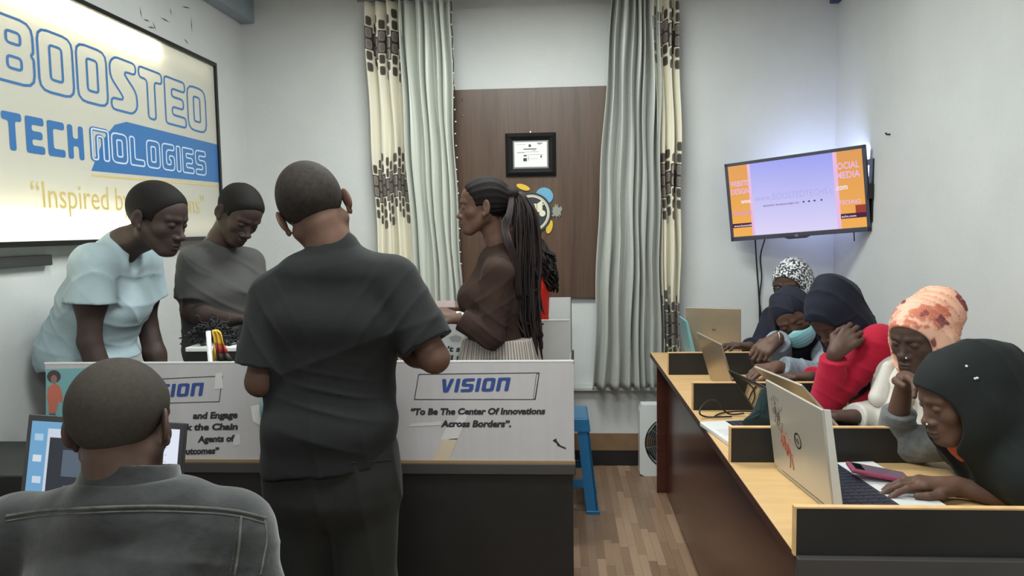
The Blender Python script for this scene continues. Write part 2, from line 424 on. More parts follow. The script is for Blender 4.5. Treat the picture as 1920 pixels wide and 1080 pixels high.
# ---------------------------------------------------------------- curtains
def curtain_pattern():
    m, t, b = newmat('patterned_curtain')
    uv = t.node('ShaderNodeUVMap').outputs[0]; sp = t.node('ShaderNodeSeparateXYZ'); t.l.new(uv, sp.inputs[0])
    u, v = sp.outputs[0], sp.outputs[1]
    CU, CV = .062, .068
    cu = t.m('DIVIDE', u, CU); iu = t.m('FLOOR', cu)
    off = t.m('FRACT', t.m('MULTIPLY', iu, .437))
    cv = t.m('ADD', t.m('DIVIDE', v, CV), off); iv = t.m('FLOOR', cv)
    fu = t.m('ABSOLUTE', t.m('SUBTRACT', t.m('FRACT', cu), .5)); fv = t.m('ABSOLUTE', t.m('SUBTRACT', t.m('FRACT', cv), .5))
    a = t.m('POWER', t.m('DIVIDE', fu, .36), 4); c = t.m('POWER', t.m('DIVIDE', fv, .40), 4)
    cell = t.m('LESS_THAN', t.m('ADD', a, c), 1.)
    cell_in = t.m('LESS_THAN', t.m('ADD', a, c), .45)
    wn = t.node('ShaderNodeTexWhiteNoise', noise_dimensions='2D'); cb = t.node('ShaderNodeCombineXYZ')
    t.put(iu, cb.inputs[0]); t.put(iv, cb.inputs[1]); t.l.new(cb.outputs[0], wn.inputs[0])
    zc = t.m('MULTIPLY', t.m('SUBTRACT', iv, off), CV)           # height of the cell
    ph = t.m('ABSOLUTE', t.m('SUBTRACT', t.m('FRACT', t.m('DIVIDE', t.m('SUBTRACT', zc, 1.72-.43), .86)), .5))
    dist = t.m('ADD', t.m('MULTIPLY', ph, .86), t.m('MULTIPLY', t.m('SUBTRACT', wn.outputs[0], .5), .07))
    dark = t.m('LESS_THAN', dist, .075); mid = t.m('LESS_THAN', dist, .19)
    cream, brown, grey = lin((222, 216, 196)), lin((62, 54, 50)), lin((122, 112, 104))
    bg = t.mix(dark, cream, brown)
    cc = t.mix(dark, lin((74, 66, 58)), grey)
    ed = t.mix(dark, lin((104, 94, 80)), lin((150, 140, 128)))
    col = t.mix(t.m('MULTIPLY', cell, mid), bg, t.mix(cell_in, ed, cc))
    t.put(col, b.inputs['Base Color']); b.inputs['Roughness'].default_value = .45; b.inputs['Sheen Weight'].default_value = .2
    return m
def satin(name, col):
    m, t, b = newmat(name); v = t.obj((60, 60, .8))
    f = t.ramp(t.noise(v, 3, 3), .3, .7)
    c = lin(col)
    t.put(t.mix(f, tuple(x*.86 for x in c), c), b.inputs['Base Color']); b.inputs['Roughness'].default_value = .36
    b.inputs['Sheen Weight'].default_value = .3
    return m
M['pattern'] = curtain_pattern(); M['satin'] = satin('grey_satin', (178, 180, 172)); M['satin2'] = satin('pale_satin', (200, 203, 192))
def drape(name, m, parent, top, bot, zt, zb, Y, nf, amp, seed, cloth=1.6, nz=70, sharp=0.):
    """top/bot = (x0, x1); nf folds"""
    r = random.Random(seed); nu = nf*14
    widths = [.6+r.random()*.8 for _ in range(nf)]; tot = sum(widths)
    cum = [0]
    for q in widths: cum.append(cum[-1]+q/tot)
    V = []; UV = []; ampf = [amp*(.6+.7*r.random()) for _ in range(nf)]; ph = [r.random()*6 for _ in range(nf)]
    for j in range(nz+1):
        s = j/nz; z = zt+(zb-zt)*s
        x0 = top[0]+(bot[0]-top[0])*s; x1 = top[1]+(bot[1]-top[1])*s
        for i in range(nu+1):
            a = i/nu*nf; k = min(int(a), nf-1); f = a-k
            u = cum[k]+(cum[k+1]-cum[k])*f
            wv = math.cos(2*PI*f); wv = wv*(1-sharp)+sharp*(abs(wv)**.6*(1 if wv > 0 else -1))
            y = Y-ampf[k]*(.5+.5*wv)*(1+.18*math.sin(3*z+ph[k]))
            xx = x0+(x1-x0)*u+.010*math.sin(2*PI*f+PI/2)*math.sin(2.2*z+ph[k])+.004*math.sin(9*z+k)
            V.append((xx, y, z)); UV.append((u*cloth, z+.01*math.sin(7*u)))
    F = [(j*(nu+1)+i, j*(nu+1)+i+1, (j+1)*(nu+1)+i+1, (j+1)*(nu+1)+i) for j in range(nz) for i in range(nu)]
    o = obj(name, V, F, m, parent, True)
    uvl = o.data.uv_layers.new(name='UVMap'); li = np.empty(len(o.data.loops), dtype=np.int32); o.data.loops.foreach_get('vertex_index', li)
    uvl.data.foreach_set('uv', np.array(UV, dtype=np.float32)[li].ravel())
    sm = o.modifiers.new('thickness', 'SOLIDIFY'); sm.thickness = .0025
    return o
def X(px, py, Y): return at(px, py, Y=Y).x
ZR = 2.86
def curt(label, cloth, xt, xb, zb, Y, nf, amp, seed, clothw, sharp=0., beads=False):
    root = empty('curtain', ((xb[0]+xb[1])/2, Y, zb), label, 'curtain')
    drape('drape', cloth, root, xt, xb, ZR, zb, Y, nf, amp, seed, clothw, sharp=sharp)
    return root
ya, yb_ = YB-.045, YB-.035
c1 = curt('cream curtain with brown rounded-square print at the left of the recess', M['pattern'], (X(689, 0, ya), X(757, 0, ya)), (X(716, 560, ya), X(780, 560, ya)), SZ+.03, ya, 3, .07, 4, .56)
c2 = curt('pale grey satin curtain hanging left of the walnut board', M['satin2'], (X(750, 0, yb_), X(843, 0, yb_)), (X(800, 720, yb_), X(880, 720, yb_)), SZ+.03, yb_, 6, .085, 8, .9, .35)
c3 = curt('grey satin curtain with narrow pleats hanging right of the walnut board', M['satin'], (X(1143, 0, yb_), X(1232, 0, yb_)), (X(1108, 715, yb_), X(1240, 715, yb_)), SZ+.03, yb_, 7, .085, 12, 1.0, .35)
c4 = curt('cream curtain with brown rounded-square print right of the recess', M['pattern'], (X(1224, 0, ya), X(1268, 0, ya)), (X(1243, 660, ya), X(1276, 660, ya)), SZ+.03, ya, 3, .06, 21, .42)
rail = empty('curtain_rail', (-.15, YB-.06, ZR), 'slim metal curtain rail above the grey and patterned curtains', 'curtain rail')
MB().tube([(-1.2, YB-.075, ZR+.015), (.95, YB-.075, ZR+.015)], .012, 12).obj('pole', M['chrome'], rail, True)
for x in (-1.15, -.1, .9): MB().box((x-.01, YB-.08, ZR+.02), (x+.01, YB+.0, ZR+.045)).obj('bracket', M['chrome'], rail)
# bead trim on the inner edge of the left satin curtain
bt = MB(); cord = MB()
A, B_ = at(845, 0, Y=YB-.06), at(866, 560, Y=YB-.06)
bead_me = None
for i in range(26):
    s = i/25; p = A.lerp(B_, s)+Vector((.003*math.sin(i*2.1), 0, 0))
    if bead_me is None:
        bm = bmesh.new(); bmesh.ops.create_icosphere(bm, subdivisions=2, radius=.0055); bead_me = bpy.data.meshes.new('bead'); bm.to_mesh(bead_me); bm.free()
        bead_me.materials.append(pm('pearl_bead', (225, 222, 210), .3)); bead_me.shade_smooth()
    o = bpy.data.objects.new('bead', bead_me); COL.objects.link(o); o.parent = c2; o.location = p-c2.location
cord.tube([A.lerp(B_, i/40)+Vector((.004*math.sin(i*1.7), 0, 0)) for i in range(41)], .003, 6)
cord.obj('dark_piping', pm('dark_cord', (50, 42, 38), .8), c2, True)

# ---------------------------------------------------------------- lit wall sign
SX = -1.9
y0, y1, z0, z1 = 1.95, 4.092, 1.478, 2.412
sg = empty('wall_sign', (XL, (y0+y1)/2, z0), 'backlit white company sign with a black frame on the left wall', 'sign')
fb = MB(); fw = .02
fb.box((XL, y0-fw, z0-fw), (SX+.012, y0, z1+fw)).box((XL, y1, z0-fw), (SX+.012, y1+fw, z1+fw)).box((XL, y0, z1), (SX+.012, y1, z1+fw)).box((XL, y0, z0-fw), (SX+.012, y1, z0))
fb.obj('frame', M['plastic_black'], sg)
MB().box((XL+.001, y0, z0), (XL+.004, y1, z1)).obj('backing', M['white'], sg)
def translucent(name, col, tr=.5):
    m, t, b = newmat(name); n = t.n
    tl_ = t.node('ShaderNodeBsdfTranslucent'); tl_.inputs[0].default_value = (*lin(col), 1)
    t.put(lin(col), b.inputs['Base Color']); b.inputs['Roughness'].default_value = .35
    mx = t.node('ShaderNodeMixShader'); mx.inputs[0].default_value = tr
    t.l.new(b.outputs[0], mx.inputs[1]); t.l.new(tl_.outputs[0], mx.inputs[2]); t.l.new(mx.outputs[0], n['Material Output'].inputs[0])
    return m
MB().box((SX-.003, y0, z0), (SX, y1, z1)).obj('face_panel', translucent('sign_acrylic', (238, 236, 226)), sg)
for z in (z1-.045, z0+.05):
    MB().tube([(XL+.02, y0+.05, z), (XL+.02, y1-.05, z)], .009, 10).obj('lamp_tube', pm('tube_glow', (255, 250, 235), .5, 0, emit=1.5), sg, True)
    a = area('sign_tube', (XL+.032, (y0+3.55)/2, z), (0, -PI/2, 0), (.03, 3.5-y0), 9, (1., .95, .84))
blue, gold, pale = pm('blue_print', (58, 112, 170), .4, .03), pm('gold_print', (216, 190, 120), .4, .03), pm('pale_print', (200, 216, 232), .4, .02)
def F_(yo, zo, sy, sz, d=.0012):
    return lambda u, v: Vector((SX+d, yo+u*sy, zo+v*sz))
# BOOSTED
L, wd = techno('BOOSTED', .5)
sy = (3.976-2.455)/wd; szz = .225/6
o = MB(); f = F_(2.455, 2.032, sy, szz)
for loops in L: outline(o, loops, f, .26)
o.obj('lettering', blue, sg)
# blue swoosh
sw = MB()
sw.prism([(2.95, 1.757), (4.092, 1.777), (4.092, 1.985), (3.22, 1.99), (3.13, 1.965), (3.05, 1.90)], (SX+.0003, 0, 0), (0, 1, 0), (0, 0, 1), .0006)
sw.obj('blue_band', blue, sg)
MB().prism([(2.95, 1.735), (4.092, 1.753), (4.092, 1.760), (2.95, 1.742)], (SX+.0003, 0, 0), (0, 1, 0), (0, 0, 1), .0006).obj('gold_line', gold, sg)
# TECH filled, NOLOGIES outlined in white
L, wd = techno('TECH', .75); a0 = 2.47
s1 = (2.91-a0)/wd
o = MB(); f = F_(a0, 1.795, s1, .132/6, .0014)
for loops in L: filled(o, loops, f)
o.obj('lettering', blue, sg)
L, wd = techno('NOLOGIEs', .8); s2 = (3.945-2.965)/wd
o = MB(); f = F_(2.965, 1.805, s2, .125/6, .0018)
for loops in L: outline(o, loops, f, .34)
o.obj('lettering', pale, sg)
o = MB(); outline(o, L[0], F_(2.962, 1.805, s2, .125/6, .0015), .8)
o.obj('lettering', blue, sg)
textmesh('lettering', '\u201cInspired by Innovations\u201d', .13, gold, (SX+.001, 2.585, 1.60), (0, 1, 0), (0, 0, 1), sg, width=1.315, height=.098, bold=-.0005)
# small grey bracket under the sign
prop(MB().box((XL, 2.45, 1.385), (XL+.03, 2.72, 1.425), bev=.004).obj('wall_bracket', M['plastic_dgrey']), 'small grey bracket on the left wall under the lit sign', 'bracket')

# ---------------------------------------------------------------- television
TL, TR, BR, BL = at(1357, 308, Y=4.50), at(1622, 271, Y=4.06), at(1634, 433, Y=4.075), at(1373, 453, Y=4.50)
C0 = (TL+TR+BR+BL)/4; U = ((TR-TL)+(BR-BL)).normalized(); Wv = ((TL-BL)+(TR-BR)); Wv = (Wv-U*Wv.dot(U)).normalized(); N = U.cross(Wv)
TW, TH = ((TR-TL).length+(BR-BL).length)/2, ((TL-BL).length+(TR-BR).length)/2
tv = empty('television', C0-Vector((0, 0, TH/2)), 'wall mounted flat television with orange and pale violet screen in the corner', 'television')
TM = Matrix((( U.x, Wv.x, N.x, C0.x), (U.y, Wv.y, N.y, C0.y), (U.z, Wv.z, N.z, C0.z), (0, 0, 0, 1)))
hw, hh = TW/2, TH/2
MB().box((-hw, -hh, -.028), (hw, hh, 0), TM, bev=.004).obj('casing', pm('tv_grey', (70, 68, 78), .4), tv)
be = MB()
for a, c in (((-hw, -hh), (hw, -hh+.026)), ((-hw, hh-.018), (hw, hh)), ((-hw, -hh), (-hw+.018, hh)), ((hw-.018, -hh), (hw, hh))):
    be.box((a[0], a[1], -.002), (c[0], c[1], .006), TM, bev=.002)
be.obj('bezel', pm('tv_bezel', (72, 70, 82), .35), tv)
bx = MB(); bx.prism([(-.05, -hh-.010), (.05, -hh-.010), (.08, -hh+.004), (-.08, -hh+.004)], TM @ Vector((0, 0, 0)), U, Wv, .006); bx.obj('logo_lip', pm('tv_lip', (60, 58, 70), .35), tv)
MB().box((-hw*.55, -hh*.6, -.06), (hw*.55, hh*.3, -.027), TM, bev=.01).obj('back_cover', M['plastic_black'], tv)
def emis(name, col, s, col2=None):
    m, t, b = newmat(name); b.inputs['Base Color'].default_value = (0, 0, 0, 1); b.inputs['Roughness'].default_value = .2
    if col2:
        g = t.node('ShaderNodeTexCoord'); sp = t.node('ShaderNodeSeparateXYZ'); t.l.new(g.outputs['Generated'], sp.inputs[0])
        t.put(t.mix(sp.outputs[2], lin(col2), lin(col)), b.inputs['Emission Color'])
    else: b.inputs['Emission Color'].default_value = (*lin(col), 1)
    b.inputs['Emission Strength'].default_value = s
    return m
sw_, sh_ = hw-.018, hh-.018
slo = -hh+.026
def scr(name, u0, v0, u1, v1, m, d=.001, parent=None):
    a, c = -sw_+2*sw_*u0, -sw_+2*sw_*u1; e, g = slo+(sh_-slo)*v0, slo+(sh_-slo)*v1
    return MB().box((a, e, 0), (c, g, d), TM).obj(name, m, parent or tv)
es = .8
scr_o = emis('screen_orange', (214, 150, 84), es, (236, 170, 84)); scr_w = emis('screen_white', (150, 156, 232), es, (216, 208, 240))
screen = scr('screen', 0, 0, 1, 1, scr_o)
scr('white_window', .175, 0, .80, 1, scr_w, .0014)
scr('pink_edge', .155, 0, .178, 1, emis('screen_pink', (226, 180, 214), es), .0016); scr('pink_edge', .797, 0, .825, 1, emis('screen_pink', (226, 180, 214), es), .0016)
dk = emis('screen_dark', (70, 34, 60), es)
scr('dark_bar', 0, .125, .16, .185, dk, .0014); scr('dark_bar', .82, .125, 1, .19, dk, .0014); scr('dark_patch', .93, .19, 1, .29, emis('screen_maroon', (150, 62, 50), es), .0014)
def tvtext(s, u, v, w, h, m, bold=.0, th=.002):
    a, e = -sw_+2*sw_*u, slo+(sh_-slo)*v
    textmesh('screen_text', s, .05, m, TM @ Vector((a, e, 0)), U, Wv, tv, bold=bold, width=w*2*sw_, height=h*(sh_-slo), thick=th)
lt = emis('screen_lilac', (226, 178, 220), es); wht = emis('screen_text_white', (236, 226, 240), es); bk = emis('screen_ink', (60, 54, 96), es)
fa = emis('screen_faint', (170, 168, 222), es)
tvtext('WEBSITE', .01, .71, .145, .075, lt, .001); tvtext('DESIGN', .01, .60, .145, .075, lt, .001); tvtext('www.', .085, .46, .085, .045, wht, .001)
tvtext('HOSTING', .01, .30, .15, .055, emis('screen_lilac2', (206, 150, 200), es), .001); tvtext('www.boostedt', .01, .137, .145, .030, wht, .0005)
tvtext('SOCIAL', .80, .77, .175, .085, lt, .001); tvtext('MEDIA', .81, .65, .165, .085, lt, .001); tvtext('.com', .80, .505, .085, .05, wht, .001)
tvtext('TECHNO', .82, .31, .15, .055, lt, .001); tvtext('echs.com', .83, .14, .10, .030, wht, .0005)
tvtext('www.BOOSTEDTECHS.c', .20, .47, .58, .085, fa, -.0002); tvtext('BOOSTED TECHNOLOGIES LTD', .26, .385, .27, .022, bk, .0006)
for u in (.56, .60, .64, .69): scr('icon', u, .39, u+.014, .41, bk, .0018)
textmesh('lettering', 'LG', .014, M['white'], TM @ Vector((-.012, -hh+.003, .0062)), U, Wv, tv)
prop(tv)
wm = empty('television_mount', (XR, 4.13, 1.45), 'black slotted metal bracket holding the television to the right wall', 'bracket')
pl_ = MB(); pl_.box((XR-.008, 4.06, 1.53), (XR, 4.10, 1.80)).box((XR-.008, 4.18, 1.53), (XR, 4.22, 1.80)).box((XR-.008, 4.06, 1.80), (XR, 4.22, 1.83)).box((XR-.008, 4.06, 1.50), (XR, 4.22, 1.53)); pl_.obj('wall_plate', M['plastic_black'], wm)
MB().tube([(XR-.004, 4.14, 1.66), (XR-.13, 4.24, 1.66), tuple(TM @ Vector((.05, 0, -.05)))], .014, 8).box((XR-.03, 4.05, 1.62), (XR-.006, 4.23, 1.70)).obj('arm', M['plastic_black'], wm)
# strip of blue leds on the back of the set
for s in (.3, .12): MB().box((hw*.2, hh*s, -.034), (hw*.75, hh*s+.01, -.028), TM).obj('led_strip', emis('led_blue', (150, 190, 255), 3.), tv)
lp = TM @ Vector((hw*.6, hh*.3, -.07))
pl = bpy.data.lights.new('television_back_glow', 'AREA'); pl.shape = 'RECTANGLE'; pl.size = .62; pl.size_y = .3; pl.energy = 3.2; pl.color = (.50, .58, 1.)
o = bpy.data.objects.new('television_back_glow', pl); COL.objects.link(o); o.matrix_world = Matrix.Translation(lp) @ Matrix((U, Wv, N)).transposed().to_4x4()
# cables below the set
cab = pm('black_cable', (24, 24, 26), .5)
def path(pts, n=10):
    P = [Vector(p) for p in pts]; P = [P[0]]+P+[P[-1]]; out = []
    for i in range(1, len(P)-2):
        for k in range(n):
            t_ = k/n; a, b2, c_, d = P[i-1], P[i], P[i+1], P[i+2]
            out.append(.5*((2*b2)+(c_-a)*t_+(2*a-5*b2+4*c_-d)*t_*t_+(3*b2-a-3*c_+d)*t_**3))
    out.append(P[-2]); return out
for lab, pts in (('thin black cable hanging straight down from the television', ((1416, 449), (1419, 500), (1423, 560), (1424, 610))), ('thin black cable hanging in a bend beside the straight one', ((1434, 449), (1426, 480), (1428, 520), (1424, 560), (1427, 610)))):
    P = [at(px, py, Y=4.5 if i == 0 else YB-.012) for i, (px, py) in enumerate(pts)]; P.append(Vector((P[-1].x, P[-1].y, .25)))
    prop(MB().tube(path(P), .0042, 6).obj('cable', cab, smooth=True), lab, 'cable')
P = [at(1601, 434, Y=4.12), at(1602, 452, Y=4.14)]
prop(MB().tube(P, .003, 6).obj('cable', cab), 'short cable end hanging under the right corner of the television', 'cable')
p = at(1669, 252, X=XR)
prop(MB().tube([p, p+Vector((-.018, 0, 0)), p+Vector((-.022, -.004, .006))], [.005, .004, .006], 8).obj('wall_hook', M['plastic_dgrey']), 'small metal hook in the right wall above the television', 'hook')
# ================================================================ counters with printed panels
def panelmat(name, col, tr):
    m, t, b = newmat(name); v = t.obj((1, 1, 1)); c = lin(col)
    f = t.ramp(t.noise(t.obj((14, 1, .5)), 3, 3), .3, .7)
    g = t.ramp(t.noise(v, 2.2, 4, .6), .35, .65)
    base = t.mix(g, tuple(x*.93 for x in c), c)
    t.put(t.mix(t.m('MULTIPLY', f, .25), base, lin((214, 208, 212))), b.inputs['Base Color'])
    b.inputs['Roughness'].default_value = .3
    tp = t.node('ShaderNodeBsdfTransparent'); mx = t.node('ShaderNodeMixShader'); mx.inputs[0].default_value = tr
    t.l.new(b.outputs[0], mx.inputs[1]); t.l.new(tp.outputs[0], mx.inputs[2]); t.l.new(mx.outputs[0], t.n['Material Output'].inputs[0])
    return m
M['panel'] = panelmat('printed_sheet', (196, 192, 194), .07)
M['panel2'] = panelmat('thin_printed_sheet', (205, 206, 204), .2)
CZ, PZ = .742, 1.072
XE = .038
def counter(label, X0, Y0, depth, gr=None, xb=None):
    r = empty('counter', ((X0+XE)/2, Y0+depth/2, 0), label, 'counter', gr)
    xb = X0 if xb is None else xb
    MB().box((xb, Y0-.008, CZ-.036), (XE+.004, Y0+depth, CZ), bev=.003).obj('desktop', M['blackedge'], r)
    MB().box((xb+.01, Y0+.005, .0), (XE-.005, Y0+.023, CZ-.036)).obj('front_board', M['black'], r)
    for x in (xb+.01, XE-.023): MB().box((x, Y0+.023, 0), (x+.018, Y0+depth-.03, CZ-.036)).obj('side_board', M['black'], r)
    return r
k1 = counter('black counter with the vision panel nearest the camera', -1.714, 2.35, .5, xb=-1.62)
pf = MB().box((-1.714, 2.350, CZ+.006), (XE, 2.355, PZ)).obj('printed_panel', M['panel'], k1)
rl = MB(); rl.box((-1.714, 2.344, CZ), (XE+.002, 2.361, CZ+.009)); rl.obj('base_rail', M['beige'], k1)
MB().box((-1.716, 2.349, PZ), (XE+.001, 2.356, PZ+.005)).obj('top_edge', M['white'], k1)
MB().box((XE-.004, 2.355, CZ), (XE, 2.60, PZ-.01)).obj('side_panel', M['panel2'], k1)
MB().box((XE-.006, 2.356, PZ-.01), (XE+.002, 2.372, PZ+.035)).obj('corner_clip', M['plastic_dgrey'], k1)
def onp(px, py, Y=2.3495): return at(px, py, Y=Y)
navy = pm('navy_print', (52, 78, 140), .45, .03); dkp = pm('dark_print', (46, 46, 52), .5)
def parallelogram(par, P, w=.0026, name='printed_frame'):
    mb = MB(); n = len(P)
    for i in range(n):
        a, b_ = P[i], P[(i+1) % n]; d = (b_-a).normalized(); q = Vector((-d.z, 0, d.x))*w/2
        mb.add([a-q, b_-q, b_+q, a+q], [(0, 1, 2, 3)])
    return mb.obj(name, dkp, par)
parallelogram(pf, [onp(777, 749), onp(785, 702), onp(1011, 699), onp(1003, 749)])
parallelogram(pf, [onp(1000, 747), onp(1004, 749), onp(1011, 701), onp(1006, 701)], .0015)
parallelogram(pf, [onp(186, 760), onp(192, 716), onp(417, 705), onp(411, 753)])
def word(w_, pa, pb, h, m, par, shear=.18, gap=.7):
    L, wd = techno(w_, gap); A, B = pa, pb; U = (B-A); s = U.length/(wd+.9); U.normalize(); Wz = Vector((-U.z, 0, U.x))
    mb = MB()
    for lp in L: filled(mb, lp, lambda u, v: A+U*((u+v*shear)*s)+Wz*(v*h/6)+Vector((0, -.0006, 0)))
    mb.obj('lettering', m, par)
word('VIsION', onp(824, 736), onp(958, 733), .044, navy, pf)
word('MIssION', onp(222, 748), onp(384, 742), .044, navy, pf)
def txt(s, a, b_, h, m=dkp, par=pf, bold=.0024, shear=.18):
    A, B = a, b_; U = (B-A); wd = U.length; U.normalize(); Wz = Vector((-U.z, 0, U.x))
    textmesh('lettering', s, .05, m, A, U, Wz, par, bold=bold, shear=shear, width=wd, height=h)
txt('\u201cTo Be The Center Of Innovations', onp(769, 777), onp(1021, 776), .0215)
txt('Across Borders\u201d.', onp(828, 800), onp(960, 800), .0215)
for s, a, b_, y in (('and Engage', 362, 446, 784), ('Break the Chain', 310, 446, 806), ('Agents of', 372, 443, 828), ('Outcomes\u201d', 335, 411, 851)):
    txt(s, onp(a, y+1), onp(b_, y-1), .0215)
# pasted poster of a woman in an orange top on teal
Pp = [onp(86, 792), onp(86, 692), onp(176, 690), onp(176, 790)]
teal = pm('teal_print', (120, 172, 176), .5, .03)
MB().add([p+Vector((0, .0001, 0)) for p in Pp], [(0, 3, 2, 1)]).obj('poster', teal, pf)
def flat(name, pts, m, d=.0004, par=pf, Y=2.3495):
    P = [at(px, py, Y=Y-d) for px, py in pts]
    return MB().add(P, [tuple(range(len(P)))]).obj(name, m, par)
flat('poster_print', [(90, 727), (96, 722), (102, 719), (110, 722), (115, 732), (118, 745), (116, 756), (110, 752), (108, 764), (104, 775), (91, 775), (91, 760), (88, 745)], pm('orange_print', (200, 112, 92), .5, .05))
flat('poster_print', [(92, 775), (104, 775), (106, 790), (92, 791)], pm('denim_print', (72, 104, 124), .5))
flat('poster_print', [(89+13*1.0*math.cos(a)*1.0+12, 706+12*math.sin(a)) for a in [2*PI*i/18 for i in range(18)]], pm('hair_print', (72, 60, 62), .5))
flat('poster_print', [(101+6*math.cos(a), 711+8*math.sin(a)) for a in [2*PI*i/14 for i in range(14)]], pm('face_print', (150, 112, 100), .5), .0008)
# strips of packing tape and peeled print on the panel
tape = pm('packing_tape', (206, 190, 168), .25, .05); tp2 = pm('clear_tape', (210, 208, 206), .2, .03)
for pts, m in ((((812, 864), (828, 824), (858, 822), (842, 864)), tape), (((826, 824), (838, 800), (846, 802), (862, 778), (880, 772), (858, 824)), tp2), (((766, 800), (772, 794), (828, 790), (826, 797)), tp2), (((404, 700), (416, 698), (418, 728), (402, 730)), tp2), (((436, 816), (450, 813), (450, 834), (438, 836)), tp2), (((470, 762), (486, 758), (492, 800), (474, 790)), M['white'])):
    flat('tape', pts, m)
for pts in (((1036, 826), (1043, 822), (1044, 827), (1050, 834), (1048, 836), (1042, 830)), ((1046, 833), (1062, 840), (1060, 842), (1044, 835))): flat('scratch', pts, M['black'], .0006)

k2 = counter('second black counter with a white printed panel behind the ponytailed woman', -.62, 3.4, .5)
p2 = MB().box((-.62, 3.40, CZ+.004), (XE, 3.404, PZ)).obj('printed_panel', M['panel2'], k2)
MB().box((-.62, 3.399, PZ), (XE, 3.405, PZ+.004)).obj('top_edge', M['white'], k2)
for s, a, b_, y, h in (('Don\u2019t stay', 800, 890, 659, .026), ('you\u2019ll fail', 800, 884, 676, .026)):
    txt(s, at(a, y, Y=3.3993), at(b_, y, Y=3.3993), h, dkp, p2, .002, .12)
MB().prism([(0, .02), (.012, 0), (.05, 0), (.062, .02), (.031, .03)], at(842, 640, Y=3.3995), (1, 0, 0), (0, 0, 1), .0006).obj('printed_mark', pm('grey_print', (150, 152, 150), .5), p2)
k3 = counter('third black counter with a pale panel below the walnut board', -.55, 4.1, .4)
MB().box((-.55, 4.40, CZ+.004), (XE+.02, 4.404, PZ+.012)).obj('printed_panel', M['panel2'], k3)
MB().box((XE+.02, 4.36, CZ+.004), (XE+.024, 4.404, PZ+.014)).obj('side_panel', M['plastic_dgrey'], k3)
# paper pinned on the second panel's left, pale pink leaflet the women look at
lf = MB(); a = at(812, 566, Y=3.3); lf.box((a.x, 3.28, a.z-.06), (a.x+.20, 3.283, a.z), bev=.001)

# ---------------------------------------------------------------- small things on the front counter
bb = empty('storage_box', (-1.32, 2.70, CZ), 'black box with a white rim standing behind the panel next to the flag', 'box')
x0b, x1b = at(350, 660, Y=2.62).x, at(480, 655, Y=2.62).x
MB().box((x0b, 2.62, CZ), (x1b, 2.80, 1.066), bev=.004).obj('body', M['black'], bb)
MB().box((x0b-.003, 2.615, 1.066), (x1b+.003, 2.803, 1.082), bev=.003).obj('rim', M['white'], bb)
cr = MB(); rr = random.Random(5); cc_ = at(402, 652, Y=2.70); 
for i in range(300):
    a = rr.random()*PI; R = .085*rr.random()**.4; b_ = rr.random()*2*PI
    p = Vector((cc_.x+R*math.cos(a)*1.1, 2.71+.05*math.cos(b_), 1.083+R*math.sin(a)*.92)); s = .012+.014*rr.random(); q = [p]
    for k in range(5): q.append(q[-1]+Vector((rr.uniform(-1, 1), rr.uniform(-1, 1), rr.uniform(-.8, 1)))*s*.55)
    cr.tube([(v.x, v.y, max(v.z, 1.084)) for v in q], .0024, 4, False)
o = cr.obj('curly_tinsel', pm('black_tinsel', (26, 28, 30), .6), smooth=True)
prop(o, 'heap of black curly tinsel lying on top of the black white-rimmed box', 'tinsel')
fl = empty('desk_flag', (at(405, 700, Y=2.42).x, 2.42, CZ), 'small black yellow and red flag on a white pole behind the mission panel', 'flag')
fx = fl.location.x; top = at(400, 619, Y=2.42).z
MB().tube([(fx, 2.40, CZ+.01), (fx-.010, 2.40, top)], .0080, 12).obj('pole', M['white'], fl, True)
MB().tube([(fx, 2.41, CZ), (fx, 2.41, CZ+.008), (fx, 2.41, CZ+.014)], [.045, .045, .012], 24).obj('stand', M['white'], fl, True)
FC = {'k': pm('flag_black', (34, 34, 34), .6), 'y': pm('flag_yellow', (222, 178, 62), .5, .1), 'r': pm('flag_red', (160, 56, 48), .6, .1)}
prof = [(618, 401, 409), (623, 401, 416), (630, 403, 419), (640, 404, 422), (646, 405, 424), (654, 406, 427), (662, 406, 429), (670, 407, 433), (677, 407, 437), (684, 408, 438), (691, 408, 440), (705, 408, 442), (720, 409, 444)]
def flagpart(c, rows, Y0=2.425):
    V = []; n = 10
    for y, xa, xb in rows:
        for k in range(n+1):
            p = at(xa+(xb-xa)*k/n, y, Y=Y0); V.append((p.x, p.y-.010*math.cos(k*1.25+y*.05)-.004, p.z))
    F = [(j*(n+1)+k, j*(n+1)+k+1, (j+1)*(n+1)+k+1, (j+1)*(n+1)+k) for j in range(len(rows)-1) for k in range(n)]
    o = obj('stripe', V, F, FC[c], fl, True); o.modifiers.new('thickness', 'SOLIDIFY').thickness = .0012
flagpart('y', prof[:5]); flagpart('r', prof[4:7]); flagpart('k', prof[6:9]); flagpart('y', prof[8:11]); flagpart('r', prof[10:])
flagpart('y', [(648, 403, 405), (660, 400, 405), (676, 395, 405)], 2.45); flagpart('r', [(676, 395, 405), (692, 391, 405)], 2.45)
